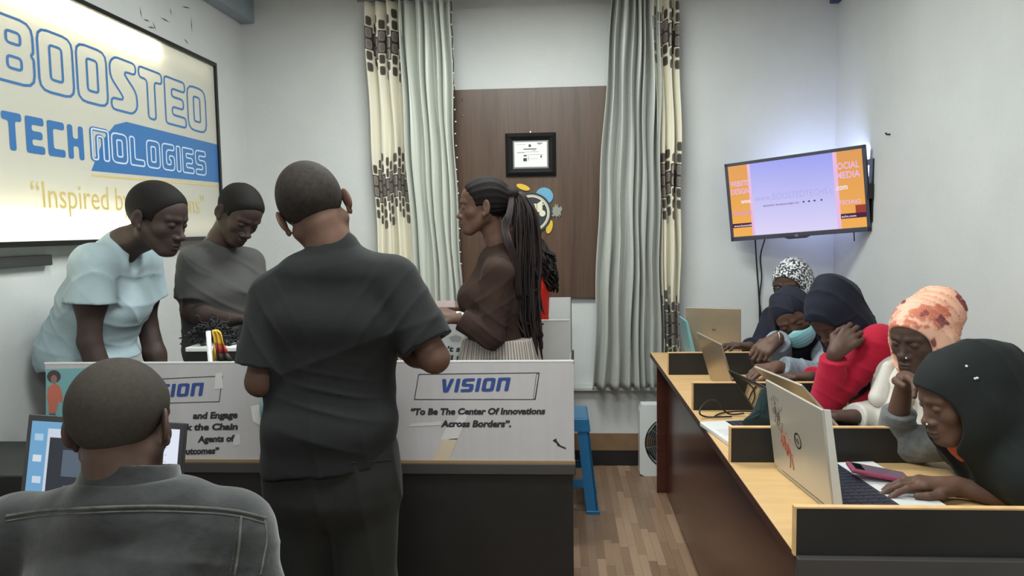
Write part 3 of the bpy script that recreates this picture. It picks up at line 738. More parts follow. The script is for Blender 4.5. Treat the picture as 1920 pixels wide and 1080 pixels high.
# pale blue cloth hanging on the panel
def crumple(name, pts, m, Y, amp, lab, cat, seed=1):
    """soft folded cloth filling the outline"""
    r = random.Random(seed); P = [at(px, py, Y=Y) for px, py in pts]; c = sum(P, Vector())/len(P); V = [c+Vector((0, -amp, 0))]; n = len(P); R = 5
    for k in range(1, R+1):
        for i, p in enumerate(P):
            q = c.lerp(p, k/R); q.y -= amp*(1-(k/R)**2)+amp*.5*math.sin(i*2.4+k)*(1 if k < R else 0); V.append(q)
    F = [(0, 1+i, 1+(i+1) % n) for i in range(n)]
    for k in range(R-1): F += [(1+k*n+i, 1+(k+1)*n+i, 1+(k+1)*n+(i+1) % n, 1+k*n+(i+1) % n) for i in range(n)]
    o = obj(name, V, F, m, None, True); s = o.modifiers.new('thickness', 'SOLIDIFY'); s.thickness = .003; s.offset = 1
    ss = o.modifiers.new('smooth', 'SUBSURF'); ss.levels = ss.render_levels = 1
    return prop(o, lab, cat)
crumple('folded_cloth', [(486, 742), (500, 738), (526, 730), (528, 770), (520, 800), (504, 806), (490, 796), (485, 770)], pm('pale_blue_cloth', (140, 162, 168), .6, .15, 30), 2.342, .014, 'pale blue folded cloth on the panel at the black-shirted man\u2019s elbow', 'cloth')

crumple('dark_cloth', [(1386, 797), (1396, 783), (1410, 776), (1420, 745), (1430, 722), (1442, 728), (1452, 768), (1462, 796), (1440, 806), (1410, 804)], pm('dark_teal_cloth', (30, 50, 52), .8, .3, 20), 2.365, .012, 'dark teal cloth bunched between the half-closed laptop and the nearest silver laptop', 'cloth', 4)
# ---------------------------------------------------------------- near desk with the open laptop, black cabinet
kd = empty('work_desk', (-1.35, 1.48, 0), 'plain black desk carrying the laptop of the man in the denim shirt', 'desk')
MB().box((-1.93, 1.26, .785), (-.80, 1.79, .81), bev=.003).obj('desktop', M['black'], kd)
for x in (-1.92, -.84):
    for y in (1.28, 1.76): MB().box((x, y-.015, 0), (x+.03, y+.015, .785)).obj('leg', M['plastic_black'], kd)
prop(MB().box((-1.945, 1.96, 0), (-1.50, 2.30, .825), bev=.004).obj('cabinet', M['black']), 'low black cabinet against the left wall left of the open laptop', 'cabinet')

def laptop(label, near, far, lean, lidlen, mats, zb=.79, depth=.235, thick=.017, keys=False, mirror=False, group=None, screenmat=None):
    """hinge line near->far; base lies to local +x; lean = lid angle beyond vertical (towards -x)"""
    near, far = Vector(near), Vector(far); d = far-near; wdt = d.length; rz = math.atan2(-d.x, d.y)
    r = empty('laptop', (near.x, near.y, zb), label, 'laptop', group, rz=rz)
    s = -1 if mirror else 1
    lidm, basem, bez, keym = mats
    b_ = MB().box((min(0, s*depth), 0, .0), (max(0, s*depth), wdt, thick), bev=.004).obj('base', basem, r, world=False)
    kx0, kx1 = .02, depth*.60
    MB().box((min(s*kx0, s*kx1), .012, thick), (max(s*kx0, s*kx1), wdt-.012, thick+.0008)).obj('keyboard_deck', bez, r, world=False)
    n, rows = 14, 5; cx_ = (wdt-.03)/n; ry = (kx1-kx0-.01)/rows
    if keys:
        me = None
        for i in range(n):
            for j in range(rows):
                if me is None:
                    o = MB().box((0, 0, 0), (ry*.84, cx_*.84, .0022), bev=.0006).obj('key', keym, b_, world=False); me = o.data
                else: o = bpy.data.objects.new('key', me); COL.objects.link(o); o.parent = b_
                o.location = (kx0+.005+j*ry if s > 0 else -(kx0+.005+(j+1)*ry), .015+i*cx_, thick+.0006)
    else:
        kb = MB()
        for i in range(n):
            for j in range(rows):
                xk = kx0+.005+j*ry if s > 0 else -(kx0+.005+(j+1)*ry)
                kb.box((xk, .015+i*cx_, thick+.0006), (xk+ry*.84, .015+i*cx_+cx_*.84, thick+.0026))
        kb.obj('keyboard', keym, r, world=False)['kind'] = 'stuff'
    MB().box((min(s*depth*.68, s*depth*.93), wdt*.36, thick), (max(s*depth*.68, s*depth*.93), wdt*.62, thick+.0006)).obj('touchpad', pm('touchpad_'+label[:6], (198, 198, 198), .4), r, world=False)
    T = Matrix.Translation((0, 0, thick)) @ Matrix.Rotation(-lean if s > 0 else lean, 4, 'Y')
    t2 = .007
    a, c = (-t2, 0) if s > 0 else (0, t2)
    MB().box((a, 0, 0), (c, wdt, lidlen), T, bev=.002).obj('lid', lidm, r, world=False)
    f0, f1 = (0, .0012) if s > 0 else (-.0012, 0)
    bz = MB(); e = .014
    for lo, hi in (((f0, .003, .003), (f1, e, lidlen-.003)), ((f0, wdt-e, .003), (f1, wdt-.003, lidlen-.003)), ((f0, e, .003), (f1, wdt-e, .024)), ((f0, e, lidlen-e), (f1, wdt-e, lidlen-.003))): bz.box(lo, hi, T)
    bz.obj('bezel', bez, r, world=False)
    g0, g1 = (.0001, .0006) if s > 0 else (-.0006, -.0001)
    sc = MB().box((g0, e, .024), (g1, wdt-e, lidlen-e), T).obj('screen', screenmat or M['offscreen'], r, world=False)
    MB().tube([(0, wdt*.15, thick), (0, wdt*.85, thick)], .006, 10).obj('hinge', bez, r, True, world=False)
    return r, T, wdt, b_
M['offscreen'] = pm('dark_glossy_screen', (12, 12, 14), .05, 0, spec=.8)
M['scr_lit'] = emis('lit_screen', (200, 214, 230), .5)
whitebase = pm('white_laptop_base', (214, 214, 212), .35, .03); keyd = pm('dark_key', (44, 46, 58), .4, .1)
LE, TE, WE, BE_ = laptop('nearest silver laptop with red scribbles on its lid on the maple desk', (.655, 1.80, 0), (.618, 2.155, 0), .12, .25, (M['silver'], whitebase, pm('laptop_dark_deck', (52, 54, 66), .4), keyd), keys=True, depth=.285, screenmat=M['scr_lit'])
MLE = Matrix.Translation(LE.location) @ Matrix.Rotation(LE.rotation_euler.z, 4, 'Z') @ TE
MB().prism([(-.001, .004), (.020, .0), (.014, .246), (-.001, .249)], tuple(TE @ Vector((0, .004, 0))), tuple(TE.to_3x3() @ Vector((1, 0, 0))), tuple(TE.to_3x3() @ Vector((0, 0, 1))), .006).obj('lid_rim', whitebase, LE, world=False)
def lidpt(v, z, d=-.0078): return TE @ Vector((d, v, z))
# badge, scribbles, torn stickers on the lid back
bd = MB(); n = 28; V = []
for r_ in (.0175, .0215):
    V += [lidpt(.165+r_*math.cos(2*PI*i/n), .125+r_*math.sin(2*PI*i/n)) for i in range(n)]
bd.add(V, [(i, (i+1) % n, n+(i+1) % n, n+i) for i in range(n)])
bd.obj('badge_ring', M['plastic_black'], LE, world=False)
Ll = textmesh('badge_lettering', 'hp', .03, M['plastic_black'], lidpt(.165+.011, .125-.006, -.0080), (TE.to_3x3() @ Vector((0, -1, 0))), (TE.to_3x3() @ Vector((0, .25, 1))), None, width=.021, height=.018)
Ll.parent = LE
red = pm('red_marker', (160, 72, 52), .6, .2); gm = pm('worn_sticker', (112, 104, 96), .7, .3, 60)
sb = MB(); rr = random.Random(11)
for pts in ([(.270, .128), (.262, .105), (.272, .09), (.258, .082), (.265, .11)], [(.262, .10), (.248, .075), (.24, .10), (.246, .118), (.252, .085)], [(.243, .095), (.236, .06), (.229, .088), (.233, .10), (.226, .07)], [(.222, .10), (.218, .055), (.222, .04), (.225, .03)], [(.214, .09), (.205, .05), (.203, .03)], [(.236, .122), (.230, .126)], [(.206, .075), (.198, .072)], [(.215, .118), (.209, .113)]):
    sb.tube([lidpt(a+.01, b_) for a, b_ in path([(p_[0], p_[1], 0) for p_ in pts], 4) and [(q[0], q[1]) for q in path([(p_[0], p_[1], 0) for p_ in pts], 4)]], .0012, 5)
sb.obj('red_scribble', red, LE, True, world=False)
st_ = MB()
for i in range(46):
    a, b_ = rr.uniform(.275, .325), rr.uniform(.135, .205)
    if rr.random() < .5: a -= .02; b_ -= .02
    L_ = rr.uniform(.004, .014); st_.tube([lidpt(a, b_), lidpt(a+rr.uniform(-.3, .3)*L_, b_+L_)], .0009, 4)
st_.obj('sticker_residue', gm, LE, False, world=False)
# far laptops
laptop('silver laptop opened wide in front of the woman in the peach scarf', (.93, 2.47, 0), (.865, 2.80, 0), .74, .232, (M['silver'], whitebase, M['silver'], keyd), depth=.235, screenmat=M['scr_lit'])
laptop('champagne coloured laptop between the two farthest desk dividers', (.705, 3.005, 0), (.672, 3.355, 0), .29, .225, (M['silver2'], M['silver2'], M['plastic_dgrey'], keyd), depth=.235, screenmat=M['scr_lit'])
mir = newmat('mirror_dark_screen'); mb_ = mir[2]; mb_.inputs['Base Color'].default_value = (.30, .30, .31, 1); mb_.inputs['Metallic'].default_value = .9; mb_.inputs['Roughness'].default_value = .04
LC, TC, WC, BC = laptop('half-closed laptop turned to the aisle with a mirror-like dark screen', (.758, 2.385, 0), (.705, 2.665, 0), -.60, .215, (M['plastic_black'], whitebase, M['plastic_black'], keyd), mirror=True, depth=.225, screenmat=mir[0])
Lc, TcA, WcA, _ = laptop('farthest laptop with a large grey-tan lid facing the camera', (.93, 3.90, 0), (.665, 3.985, 0), .12, .262, (M['silver2'], M['plastic_dgrey'], M['plastic_black'], keyd), zb=.79, depth=.20, screenmat=M['scr_lit'])
MB().tube([TcA @ Vector((-.008, .128, .15)), TcA @ Vector((-.0075, .143, .15))], .003, 8).obj('logo_mark', M['plastic_dgrey'], Lc, world=False)
# near laptop of the man in denim: hinge left->right as seen, base towards the camera
LD, TD, WD, _ = laptop('open laptop showing a lit desktop in front of the denim-shirted man', (-1.262, 1.60, 0), (-.838, 1.52, 0), .20, .258, (M['plastic_dgrey'], M['plastic_dgrey'], M['plastic_dgrey'], keyd), depth=.23, zb=.81)
def ds(name, u0, v0, u1, v1, m, d=.0016):
    e = .014; w0, w1 = e, WD-e; a, c = w0+(w1-w0)*u0, w0+(w1-w0)*u1; z0_, z1_ = .024+(.258-.014-.024)*v0, .024+(.258-.014-.024)*v1
    MB().box((.0006, a, z0_), (d, c, z1_), TD).obj(name, m, LD, world=False)
ds('wallpaper', 0, 0, 1, 1, emis('wallpaper_blue', (120, 180, 226), .55), .001)
ds('open_window', .12, .02, .60, .93, emis('window_white', (214, 224, 240), .6), .0014)
ds('dark_window', .14, 0, .62, .84, emis('window_dark', (40, 46, 60), .5), .0018)
ds('dark_page', .24, .45, .50, .72, emis('page_grey', (96, 110, 130), .5), .0022); ds('dark_page', .26, .1, .5, .36, emis('page_grey', (96, 110, 130), .5), .0022)
ds('open_page', .62, .22, 1, 1, emis('page_white', (226, 232, 246), .7), .0022)
ds('violet_bar', .62, 0, 1, .22, emis('violet', (82, 66, 110), .5), .0022)
for i in range(7): ds('white_stripe', .86+i*.018, 0, .868+i*.018, .21, emis('page_white', (226, 232, 246), .7), .0026)
for i in range(9): ds('text_line', .66, .32+i*.07, .93, .325+i*.07, emis('line_grey', (176, 184, 200), .5), .0026)
for i, (u, v, c) in enumerate(((.03, .8, (180, 214, 240)), (.03, .58, (226, 236, 246)), (.04, .36, (216, 226, 246)), (.03, .14, (200, 140, 190)), (.35, .95, (200, 120, 150)), (.06, .05, (240, 170, 190)))):
    ds('desktop_icon', u, v, u+.06, v+.07, emis('icon_%d' % i, c, .6), .0013)

# ---------------------------------------------------------------- long maple desk
dk_ = empty('computer_desk', (.80, 2.9, 0), 'long maple desk with mahogany sides and black dividers along the right wall', 'desk')
DX0, DX1, DY0, DY1, DZ = .497, 1.13, 1.585, 4.175, .79
MB().box((DX0, DY0, DZ-.025), (DX1, DY1, DZ), bev=.0015).obj('desktop', M['desk'], dk_)
MB().box((DX0-.002, DY0, DZ-.024), (DX0+.0, DY1, DZ-.001)).obj('edge_band', pm('dark_brown_edge', (70, 44, 34), .4), dk_)
MB().box((.575, DY0+.02, 0), (.593, DY1-.05, DZ-.025)).obj('modesty_panel', M['mahog'], dk_)
MB().box((.527, DY1-.05, 0), (1.10, DY1-.032, DZ-.025)).obj('end_panel', M['mahog'], dk_)
MB().box((.527, DY0+.012, 0), (1.10, DY0+.030, DZ-.05)).obj('end_panel', M['mahog'], dk_)
MB().box((DX0-.002, DY0-.022, DZ-.040), (DX1, DY0-.001, DZ+.0012), bev=.002).obj('front_ledge', M['blackedge'], dk_)
for (px, y) in ((.503, 3.54), (.499, 2.856), (.498, 2.218), (.492, 1.581)):
    x1 = 1.03 if y > 1.7 else 1.10
    dv = MB().box((px+.004, y, DZ), (x1, y+.016, DZ+.104)).obj('divider', M['black'], dk_)
    MB().box((px, y-.0004, DZ), (px+.0042, y+.0164, DZ+.1075)).box((px+.004, y-.0004, DZ+.104), (x1, y+.0164, DZ+.1075)).obj('edge_band', M['ply'], dv)
# teal folder behind the farthest laptop, charger cables, cloth, phone
P = [at(1286, 603, Y=3.80), at(1290, 603, Y=3.80), at(1306, 660, Y=3.80), at(1297, 660, Y=3.80)]
fo = MB(); V = [p for p in P]+[p+Vector((.0, .22, 0)) for p in P]
fo.add(V, [(0, 1, 2, 3), (7, 6, 5, 4), (0, 4, 5, 1), (1, 5, 6, 2), (2, 6, 7, 3), (3, 7, 4, 0)])
for i, v in enumerate(fo.V):
    if i % 4 >= 2: fo.V[i] = (v[0]+.010, v[1], .791)
prop(fo.obj('folder', pm('teal_cover', (120, 170, 176), .4)), 'thin teal folder standing left of the farthest laptop', 'folder')
cbl = [(1368, 752), (1350, 750), (1330, 752), (1313, 768), (1312, 778), (1335, 783), (1360, 778), (1385, 776)]
P = [at(px, py, Z=.797) for px, py in cbl]
P2 = [at(1312, 775, Y=2.72), at(1316, 762, Y=2.74), at(1330, 751, Y=2.77), at(1345, 753, Y=2.77), at(1358, 770, Y=2.76), at(1372, 777, Z=.797), at(1395, 775, Z=.800)]
P0 = [at(1372, 781, Z=.797), at(1340, 782, Z=.797), at(1322, 781, Z=.797)]
prop(MB().tube(path([*P0, *P2]), .0032, 6).obj('charger_cable', cab, smooth=True), 'looped black charger cable lying beside the half-closed laptop', 'cable')
P = [Vector((.70, 2.80, .796)), Vector((.62, 2.72, .796)), Vector((.60, 2.60, .812)), Vector((.52, 2.55, .812)), Vector((.50, 2.44, .812))]
prop(MB().tube(path([Vector((.86, 2.83, .796)), Vector((.76, 2.81, .796)), Vector((.67, 2.80, .80)), Vector((.60, 2.79, .796)), Vector((.56, 2.74, .796))]), .003, 6).obj('charger_cable', cab, smooth=True), 'short black cable running along the second farthest divider', 'cable')
def phone():
    c = at(1646, 884, Z=.826); r = empty('phone', (c.x, c.y, .812), 'phone in a dark pink case lying under the hand on the nearest laptop', 'phone', rz=math.radians(82))
    M2 = Matrix.Translation((0, 0, .009)) @ Matrix.Rotation(.16, 4, 'X')
    MB().box((-.038, -.075, -.003), (.038, .075, .0075), M2, bev=.0035).obj('case', pm('pink_case', (156, 62, 92), .35), r, world=False)
    MB().box((-.033, -.069, .0072), (.033, .069, .0082), M2, bev=.0004).obj('screen', pm('phone_glass', (120, 96, 110), .08, 0, spec=.8), r, world=False)
    MB().box((-.026, .040, .0082), (.026, .064, .0086), M2).obj('dark_band', M['offscreen'], r, world=False)
phone()
# ---------------------------------------------------------------- box fan under the sill
fx0, fx1, fz1, fy0, fy1 = .462, .80, .435, 4.41, 4.50
fn = empty('box_fan', ((fx0+fx1)/2, (fy0+fy1)/2, 0), 'white box fan standing on the floor behind the maple desk', 'fan')
fb = MB(); fcx, fcz, fr_ = fx0+.17+.02, .205, .158
n = 48; V = []; 
sq = []
for i in range(n):
    a = 2*PI*i/n; ca, sa = math.cos(a), math.sin(a); k = min((fx1-fcx)/abs(ca) if (ca > 1e-6) else ((fcx-fx0)/abs(ca) if ca < -1e-6 else 9), (fz1-fcz)/abs(sa) if sa > 1e-6 else (fcz/abs(sa) if sa < -1e-6 else 9))
    sq.append((fcx+ca*k, fcz+sa*k))
ci = [(fcx+fr_*math.cos(2*PI*i/n), fcz+fr_*math.sin(2*PI*i/n)) for i in range(n)]
V = [(x, fy0, z) for x, z in sq]+[(x, fy0, z) for x, z in ci]+[(x, fy1, z) for x, z in sq]+[(x, fy1, z) for x, z in ci]
F = []
for i in range(n):
    j = (i+1) % n; F += [(i, j, n+j, n+i), (2*n+j, 2*n+i, 3*n+i, 3*n+j), (i, 2*n+i, 2*n+j, j), (n+i, n+j, 3*n+j, 3*n+i)]
fb.add(V, F); fb.obj('housing', M['white'], fn)
gw = pm('grille_wire', (150, 152, 150), .3, metal=.6)
for k, r_ in enumerate((.158, .146, .134, .122, .110, .098, .086, .074, .062, .050, .038)):
    MB().tube([(fcx+r_*math.cos(2*PI*i/36), fy0-.012+.02*(r_/.158)**3*.6, fcz+r_*math.sin(2*PI*i/36)) for i in range(37)], .0016 if k else .004, 5, False).obj('grille_ring', gw if k else M['plastic_black'], fn)
for i in range(8):
    a = 2*PI*i/8+.2; MB().tube([(fcx+.03*math.cos(a), fy0-.013, fcz+.03*math.sin(a)), (fcx+.158*math.cos(a), fy0, fcz+.158*math.sin(a))], .002, 5).obj('grille_spoke', gw, fn)
MB().tube([(fcx, fy0-.016, fcz), (fcx, fy0-.006, fcz)], .034, 20).obj('hub_cap', M['white'], fn)
for i in range(5):
    a = 2*PI*i/5; q = []
    for t_, rr_ in ((0, .03), (-.25, .09), (-.2, .14), (.35, .145), (.5, .09), (.3, .03)): q.append((rr_*math.cos(a+t_), rr_*math.sin(a+t_)))
    MB().prism(q, (fcx, fy0+.04, fcz), (1, 0, 0), (0, 0, 1), .004).obj('blade', pm('fan_blade', (70, 76, 80), .4), fn)
MB().tube([(fcx, fy0+.03, fcz), (fcx, fy1-.005, fcz)], .03, 16).obj('motor', M['plastic_dgrey'], fn)
MB().box((fcx-.03, fy0-.01, fz1-.035), (fcx+.03, fy0, fz1-.02)).obj('control_knob', M['plastic_dgrey'], fn)
# ---------------------------------------------------------------- plastic stools
sblue = pm('blue_plastic', (28, 108, 158), .3, .06)
def stool(loc, label, s=1., hgt=.5, rz=0.):
    r = empty('plastic_stool', loc, label, 'stool', rz=rz)
    T0, B0 = .14*s, .185*s
    MB().box((-T0, -T0, hgt-.02), (T0, T0, hgt), bev=.008).obj('seat', sblue, r, world=False)
    rim = MB()
    for a in range(4):
        c, q = math.cos(a*PI/2), math.sin(a*PI/2); R_ = Matrix.Rotation(a*PI/2, 4, 'Z')
        rim.hexa([R_ @ Vector(p) for p in ((-T0-.006, -T0-.008, hgt-.07), (T0+.006, -T0-.008, hgt-.07), (T0, -T0+.004, hgt-.07), (-T0, -T0+.004, hgt-.07), (-T0+.004, -T0, hgt-.008), (T0-.004, -T0, hgt-.008), (T0-.004, -T0+.01, hgt-.008), (-T0+.004, -T0+.01, hgt-.008))])
    rim.obj('apron', sblue, r, world=False)
    for sx in (-1, 1):
        for sy in (-1, 1):
            lg = MB()
            def P_(x, y, f): return Vector((sx*(T0+(B0-T0)*f-x), sy*(T0+(B0-T0)*f-y), (hgt-.06)*(1-f)+.0))
            w = .062; t_ = .012
            def quad(x, y, X2, Y2, k=1.):
                P8 = [P_(x, y, 1), P_(X2, y, 1), P_(X2, Y2, 1), P_(x, Y2, 1), P_(x, y, 0), P_(X2, y, 0), P_(X2, Y2, 0), P_(x, Y2, 0)]
                lg.hexa(P8)
            quad(0, 0, w, t_); quad(0, 0, t_, w)
            l = lg.obj('leg', sblue, r, world=False)
            MB().box((min(sx*(B0+.006), sx*(B0-w-.004)), min(sy*(B0+.006), sy*(B0-w-.004)), 0), (max(sx*(B0+.006), sx*(B0-w-.004)), max(sy*(B0+.006), sy*(B0-w-.004)), .02), bev=.004).obj('foot', sblue, l, world=False)
    st2 = MB(); f = .62; e = T0+(B0-T0)*f; z = (hgt-.06)*(1-f)
    for a in range(4):
        R_ = Matrix.Rotation(a*PI/2, 4, 'Z'); st2.box((-e+.03, -e+.004, z-.03), (e-.03, -e+.012, z+.012), R_)
    st2.obj('stretcher', sblue, r, world=False)
    return r
stool((.0, 3.99, 0), 'bright blue plastic stool standing at the end of the counters', hgt=.5)
# ================================================================ figures: smooth distance fields turned into one surface
f32 = np.float32
def A3(v): return np.array([v[0], v[1], v[2]], dtype=f32)
def nrm(v): v = np.asarray(v, dtype=float); return v/np.linalg.norm(v)
def frame(fwd, up):
    """columns: right, forward, up"""
    f = nrm(fwd); r = nrm(np.cross(f, up)); u = np.cross(r, f); return np.stack([r, f, u], 1).astype(f32)
def cap(a, b, ra, rb=None):
    a, b = A3(a), A3(b); rb = ra if rb is None else rb; ab = b-a; L2 = max(float(ab@ab), 1e-9)
    def f(P):
        t = np.clip(((P-a)@ab)/L2, 0, 1); q = P-a-t[:, None]*ab
        return np.sqrt(np.einsum('ij,ij->i', q, q))-(ra+(rb-ra)*t)
    return f, (a+b)/2, float(np.linalg.norm(ab))/2+max(ra, rb)
def ell(c, r, R=None):
    c = A3(c); r = np.array(r, dtype=f32)
    def f(P):
        q = P-c
        if R is not None: q = q@R
        k0 = np.sqrt(((q/r)**2).sum(1))+1e-6; k1 = np.sqrt(((q/(r*r))**2).sum(1))+1e-6
        return k0*(k0-1)/k1
    return f, c, float(max(r))
def rbox(c, h, R=None, r=.01):
    c = A3(c); h = np.array(h, dtype=f32)-r
    def f(P):
        q = P-c
        if R is not None: q = q@R
        q = np.abs(q)-h; return np.sqrt((np.maximum(q, 0)**2).sum(1))+np.minimum(q.max(1), 0)-r
    return f, c, float(np.linalg.norm(h))+r
def loft(st, latA, latB, flat=0.):
    """st = [(point, half width, half depth)]; lateral axis goes from latA to latB along it"""
    pts = [A3(s[0]) for s in st]; n = len(pts)
    cum = [0.]
    for i in range(n-1): cum.append(cum[-1]+float(np.linalg.norm(pts[i+1]-pts[i])))
    lat = []
    for i in range(n):
        l = nrm(np.asarray(latA)*(1-cum[i]/cum[-1])+np.asarray(latB)*cum[i]/cum[-1]); lat.append(l.astype(f32))
    def f(P):
        best = None
        for i in range(n-1):
            a, b = pts[i], pts[i+1]; ab = b-a; L = float(np.linalg.norm(ab)); ax = ab/L
            t = np.clip(((P-a)@ax)/L, 0, 1)[:, None]
            if 1: ts = t*t*(3-2*t)
            q = P-a-t*ab; l = lat[i]*(1-t)+lat[i+1]*t; l -= (l@ax)[:, None]*ax; l /= np.sqrt((l*l).sum(1))[:, None]
            dp = np.cross(ax[None, :], l)
            aa = (st[i][1]+(st[i+1][1]-st[i][1])*ts)[:, 0]; bb = (st[i][2]+(st[i+1][2]-st[i][2])*ts)[:, 0]
            u = (q*l).sum(1)/aa; v = (q*dp).sum(1)/bb; w = (q@ax)/(np.minimum(aa, bb)*.75)
            k = np.sqrt((u*u)**1.15+(v*v)**1.15+w*w) if flat else np.sqrt(u*u+v*v+w*w)
            d = (k-1)*np.minimum(aa, bb)
            if best is None: best = d
            else:
                kk = .03; h = np.clip(.5+.5*(d-best)/kk, 0, 1); best = d*(1-h)+best*h-kk*h*(1-h)
        return best
    c = sum(pts)/n; R = max(float(np.linalg.norm(p-c))+max(s[1], s[2]) for p, s in zip(pts, st))
    return f, c, R
class S:
    def __init__(s): s.ops = []; s.post = []
    def add(s, prim, k=.02): s.ops.append(('+', prim, k)); return s
    def sub(s, prim, k=.01): s.ops.append(('-', prim, k)); return s
    def cut(s, p, n, k=.004):
        """keep the side that n points to"""
        p, n = A3(p), nrm(n).astype(f32); s.ops.append(('&', (lambda P: -((P-p)@n), p, 1e9), k)); return s
    def lim(s, fn, k=.004): s.ops.append(('&', (fn, np.zeros(3), 1e9), k)); return s
    def group(s, sub, c, r, M=None, sc=1., k=.02, op='+'):
        """a detailed field in its own frame, only evaluated near c"""
        c = A3(c)
        def f(P):
            d = np.full(len(P), .5, dtype=f32); q = P-c; m = (q*q).sum(1) < (r+.06)**2
            if m.any():
                z = q[m]@M/sc if M is not None else q[m]/sc
                d[m] = sub(z.astype(f32))*sc
            far = ~m; d[far] = np.sqrt((q[far]**2).sum(1))-r
            return d
        s.ops.append((op, (f, c, r), k)); return s
    def __call__(s, P):
        P = P.astype(f32, copy=False); d = np.full(len(P), 1e3, dtype=f32)
        for op, (f, c, r), k in s.ops:
            if r < 1e8 and len(P) > 4000 and op in '+-':
                q = P-c.astype(f32); dist = np.sqrt((q*q).sum(1))-r; m = dist < .05+k
                if op == '+':
                    lowb = np.where(m, 1e3, np.maximum(dist, .05)).astype(f32); d = np.minimum(d, lowb)
                if not m.any(): continue
                x = f(P[m]); y = d[m]
                if op == '+': h = np.clip(.5+.5*(x-y)/k, 0, 1); y = x*(1-h)+y*h-k*h*(1-h); 
                else: x = -x; h = np.clip(.5-.5*(x-y)/k, 0, 1); y = x*(1-h)+y*h+k*h*(1-h)
                d[m] = y; continue
            x = f(P)
            if op == '+': h = np.clip(.5+.5*(x-d)/k, 0, 1); d = x*(1-h)+d*h-k*h*(1-h)
            elif op == '-': x = -x; h = np.clip(.5-.5*(x-d)/k, 0, 1); d = x*(1-h)+d*h+k*h*(1-h)
            else: h = np.clip(.5-.5*(x-d)/k, 0, 1); d = x*(1-h)+d*h+k*h*(1-h)
        for f in s.post: d = d+f(P)
        return d.astype(f32)

CORN = np.array([(i, j, k) for i in (0, 1) for j in (0, 1) for k in (0, 1)])
EDG = [(a, b) for a in range(8) for b in range(a+1, 8) if np.abs(CORN[a]-CORN[b]).sum() == 1]
def surf(f, lo, hi, v):
    """naive surface nets on a box, evaluating only near the surface"""
    lo = np.asarray(lo, dtype=float); hi = np.asarray(hi, dtype=float)
    nc = np.maximum(np.ceil((hi-lo)/(4*v)).astype(int), 2); n = nc*4+1
    g = [np.arange(c+1)*4*v+lo[i] for i, c in enumerate(nc)]
    CG = np.stack(np.meshgrid(*g, indexing='ij'), -1).reshape(-1, 3)
    dc = f(CG.astype(f32)).reshape(nc+1)
    mn = np.abs(dc[:-1, :-1, :-1])
    sg = np.sign(dc)
    for a in CORN[1:]:
        sl = tuple(slice(a[i], a[i]+nc[i]) for i in range(3)); mn = np.minimum(mn, np.abs(dc[sl]))
    act = mn < 6.2*v
    D = np.repeat(np.repeat(np.repeat(dc, 4, 0), 4, 1), 4, 2)[:n[0], :n[1], :n[2]].copy()
    pm_ = np.zeros(n, bool)
    A_ = np.repeat(np.repeat(np.repeat(act, 4, 0), 4, 1), 4, 2)
    for a in CORN:
        sl = tuple(slice(a[i], a[i]+nc[i]*4) for i in range(3)); pm_[sl] |= A_
    idx = np.argwhere(pm_)
    out = np.empty(len(idx), dtype=f32); CH = 400000
    for s0 in range(0, len(idx), CH): out[s0:s0+CH] = f((idx[s0:s0+CH]*v+lo).astype(f32))
    D[pm_] = out
    cells = np.argwhere(A_)
    cv = np.stack([D[cells[:, 0]+a[0], cells[:, 1]+a[1], cells[:, 2]+a[2]] for a in CORN], 1)
    s_ = cv < 0; keep = s_.any(1) & ~s_.all(1)
    cells, cv, s_ = cells[keep], cv[keep], s_[keep]
    if not len(cells): return np.zeros((0, 3)), np.zeros((0, 4), int)
    acc = np.zeros((len(cells), 3)); cnt = np.zeros(len(cells))
    for a, b in EDG:
        x = s_[:, a] != s_[:, b]; da, db = cv[x, a], cv[x, b]; t = (da/(da-db))[:, None]
        acc[x] += CORN[a]*(1-t)+CORN[b]*t; cnt[x] += 1
    V = (cells+acc/cnt[:, None])*v+lo
    ID = np.full(n, -1, dtype=np.int64); ID[cells[:, 0], cells[:, 1], cells[:, 2]] = np.arange(len(cells))
    F = []
    neg = D < 0
    for ax in range(3):
        u, w_ = (ax+1) % 3, (ax+2) % 3
        c0 = cells; c1 = cells.copy(); c1[:, ax] += 1
        x = (neg[tuple(c0.T)] != neg[tuple(c1.T)]) & (cells[:, u] > 0) & (cells[:, w_] > 0)
        c = cells[x]
        if not len(c): continue
        cu = c.copy(); cu[:, u] -= 1; cw = c.copy(); cw[:, w_] -= 1; cuw = cu.copy(); cuw[:, w_] -= 1
        q = np.stack([ID[tuple(c.T)], ID[tuple(cu.T)], ID[tuple(cuw.T)], ID[tuple(cw.T)]], 1)
        ok = (q >= 0).all(1); q = q[ok]; sn = neg[tuple(c[ok].T)]
        q[~sn] = q[~sn][:, ::-1]
        F.append(q)
    F = np.concatenate(F) if F else np.zeros((0, 4), int)
    # settle vertices onto the surface
    e = v*.5; P = V.astype(f32); d0 = f(P); gr = np.stack([f(P+A3(np.eye(3)[i]*e))-f(P-A3(np.eye(3)[i]*e)) for i in range(3)], 1)/(2*e)
    gl = (gr*gr).sum(1)+1e-4; step = np.clip(d0/np.sqrt(gl), -v*.6, v*.6); V = V-(step/np.sqrt(gl))[:, None]*gr
    return V, F
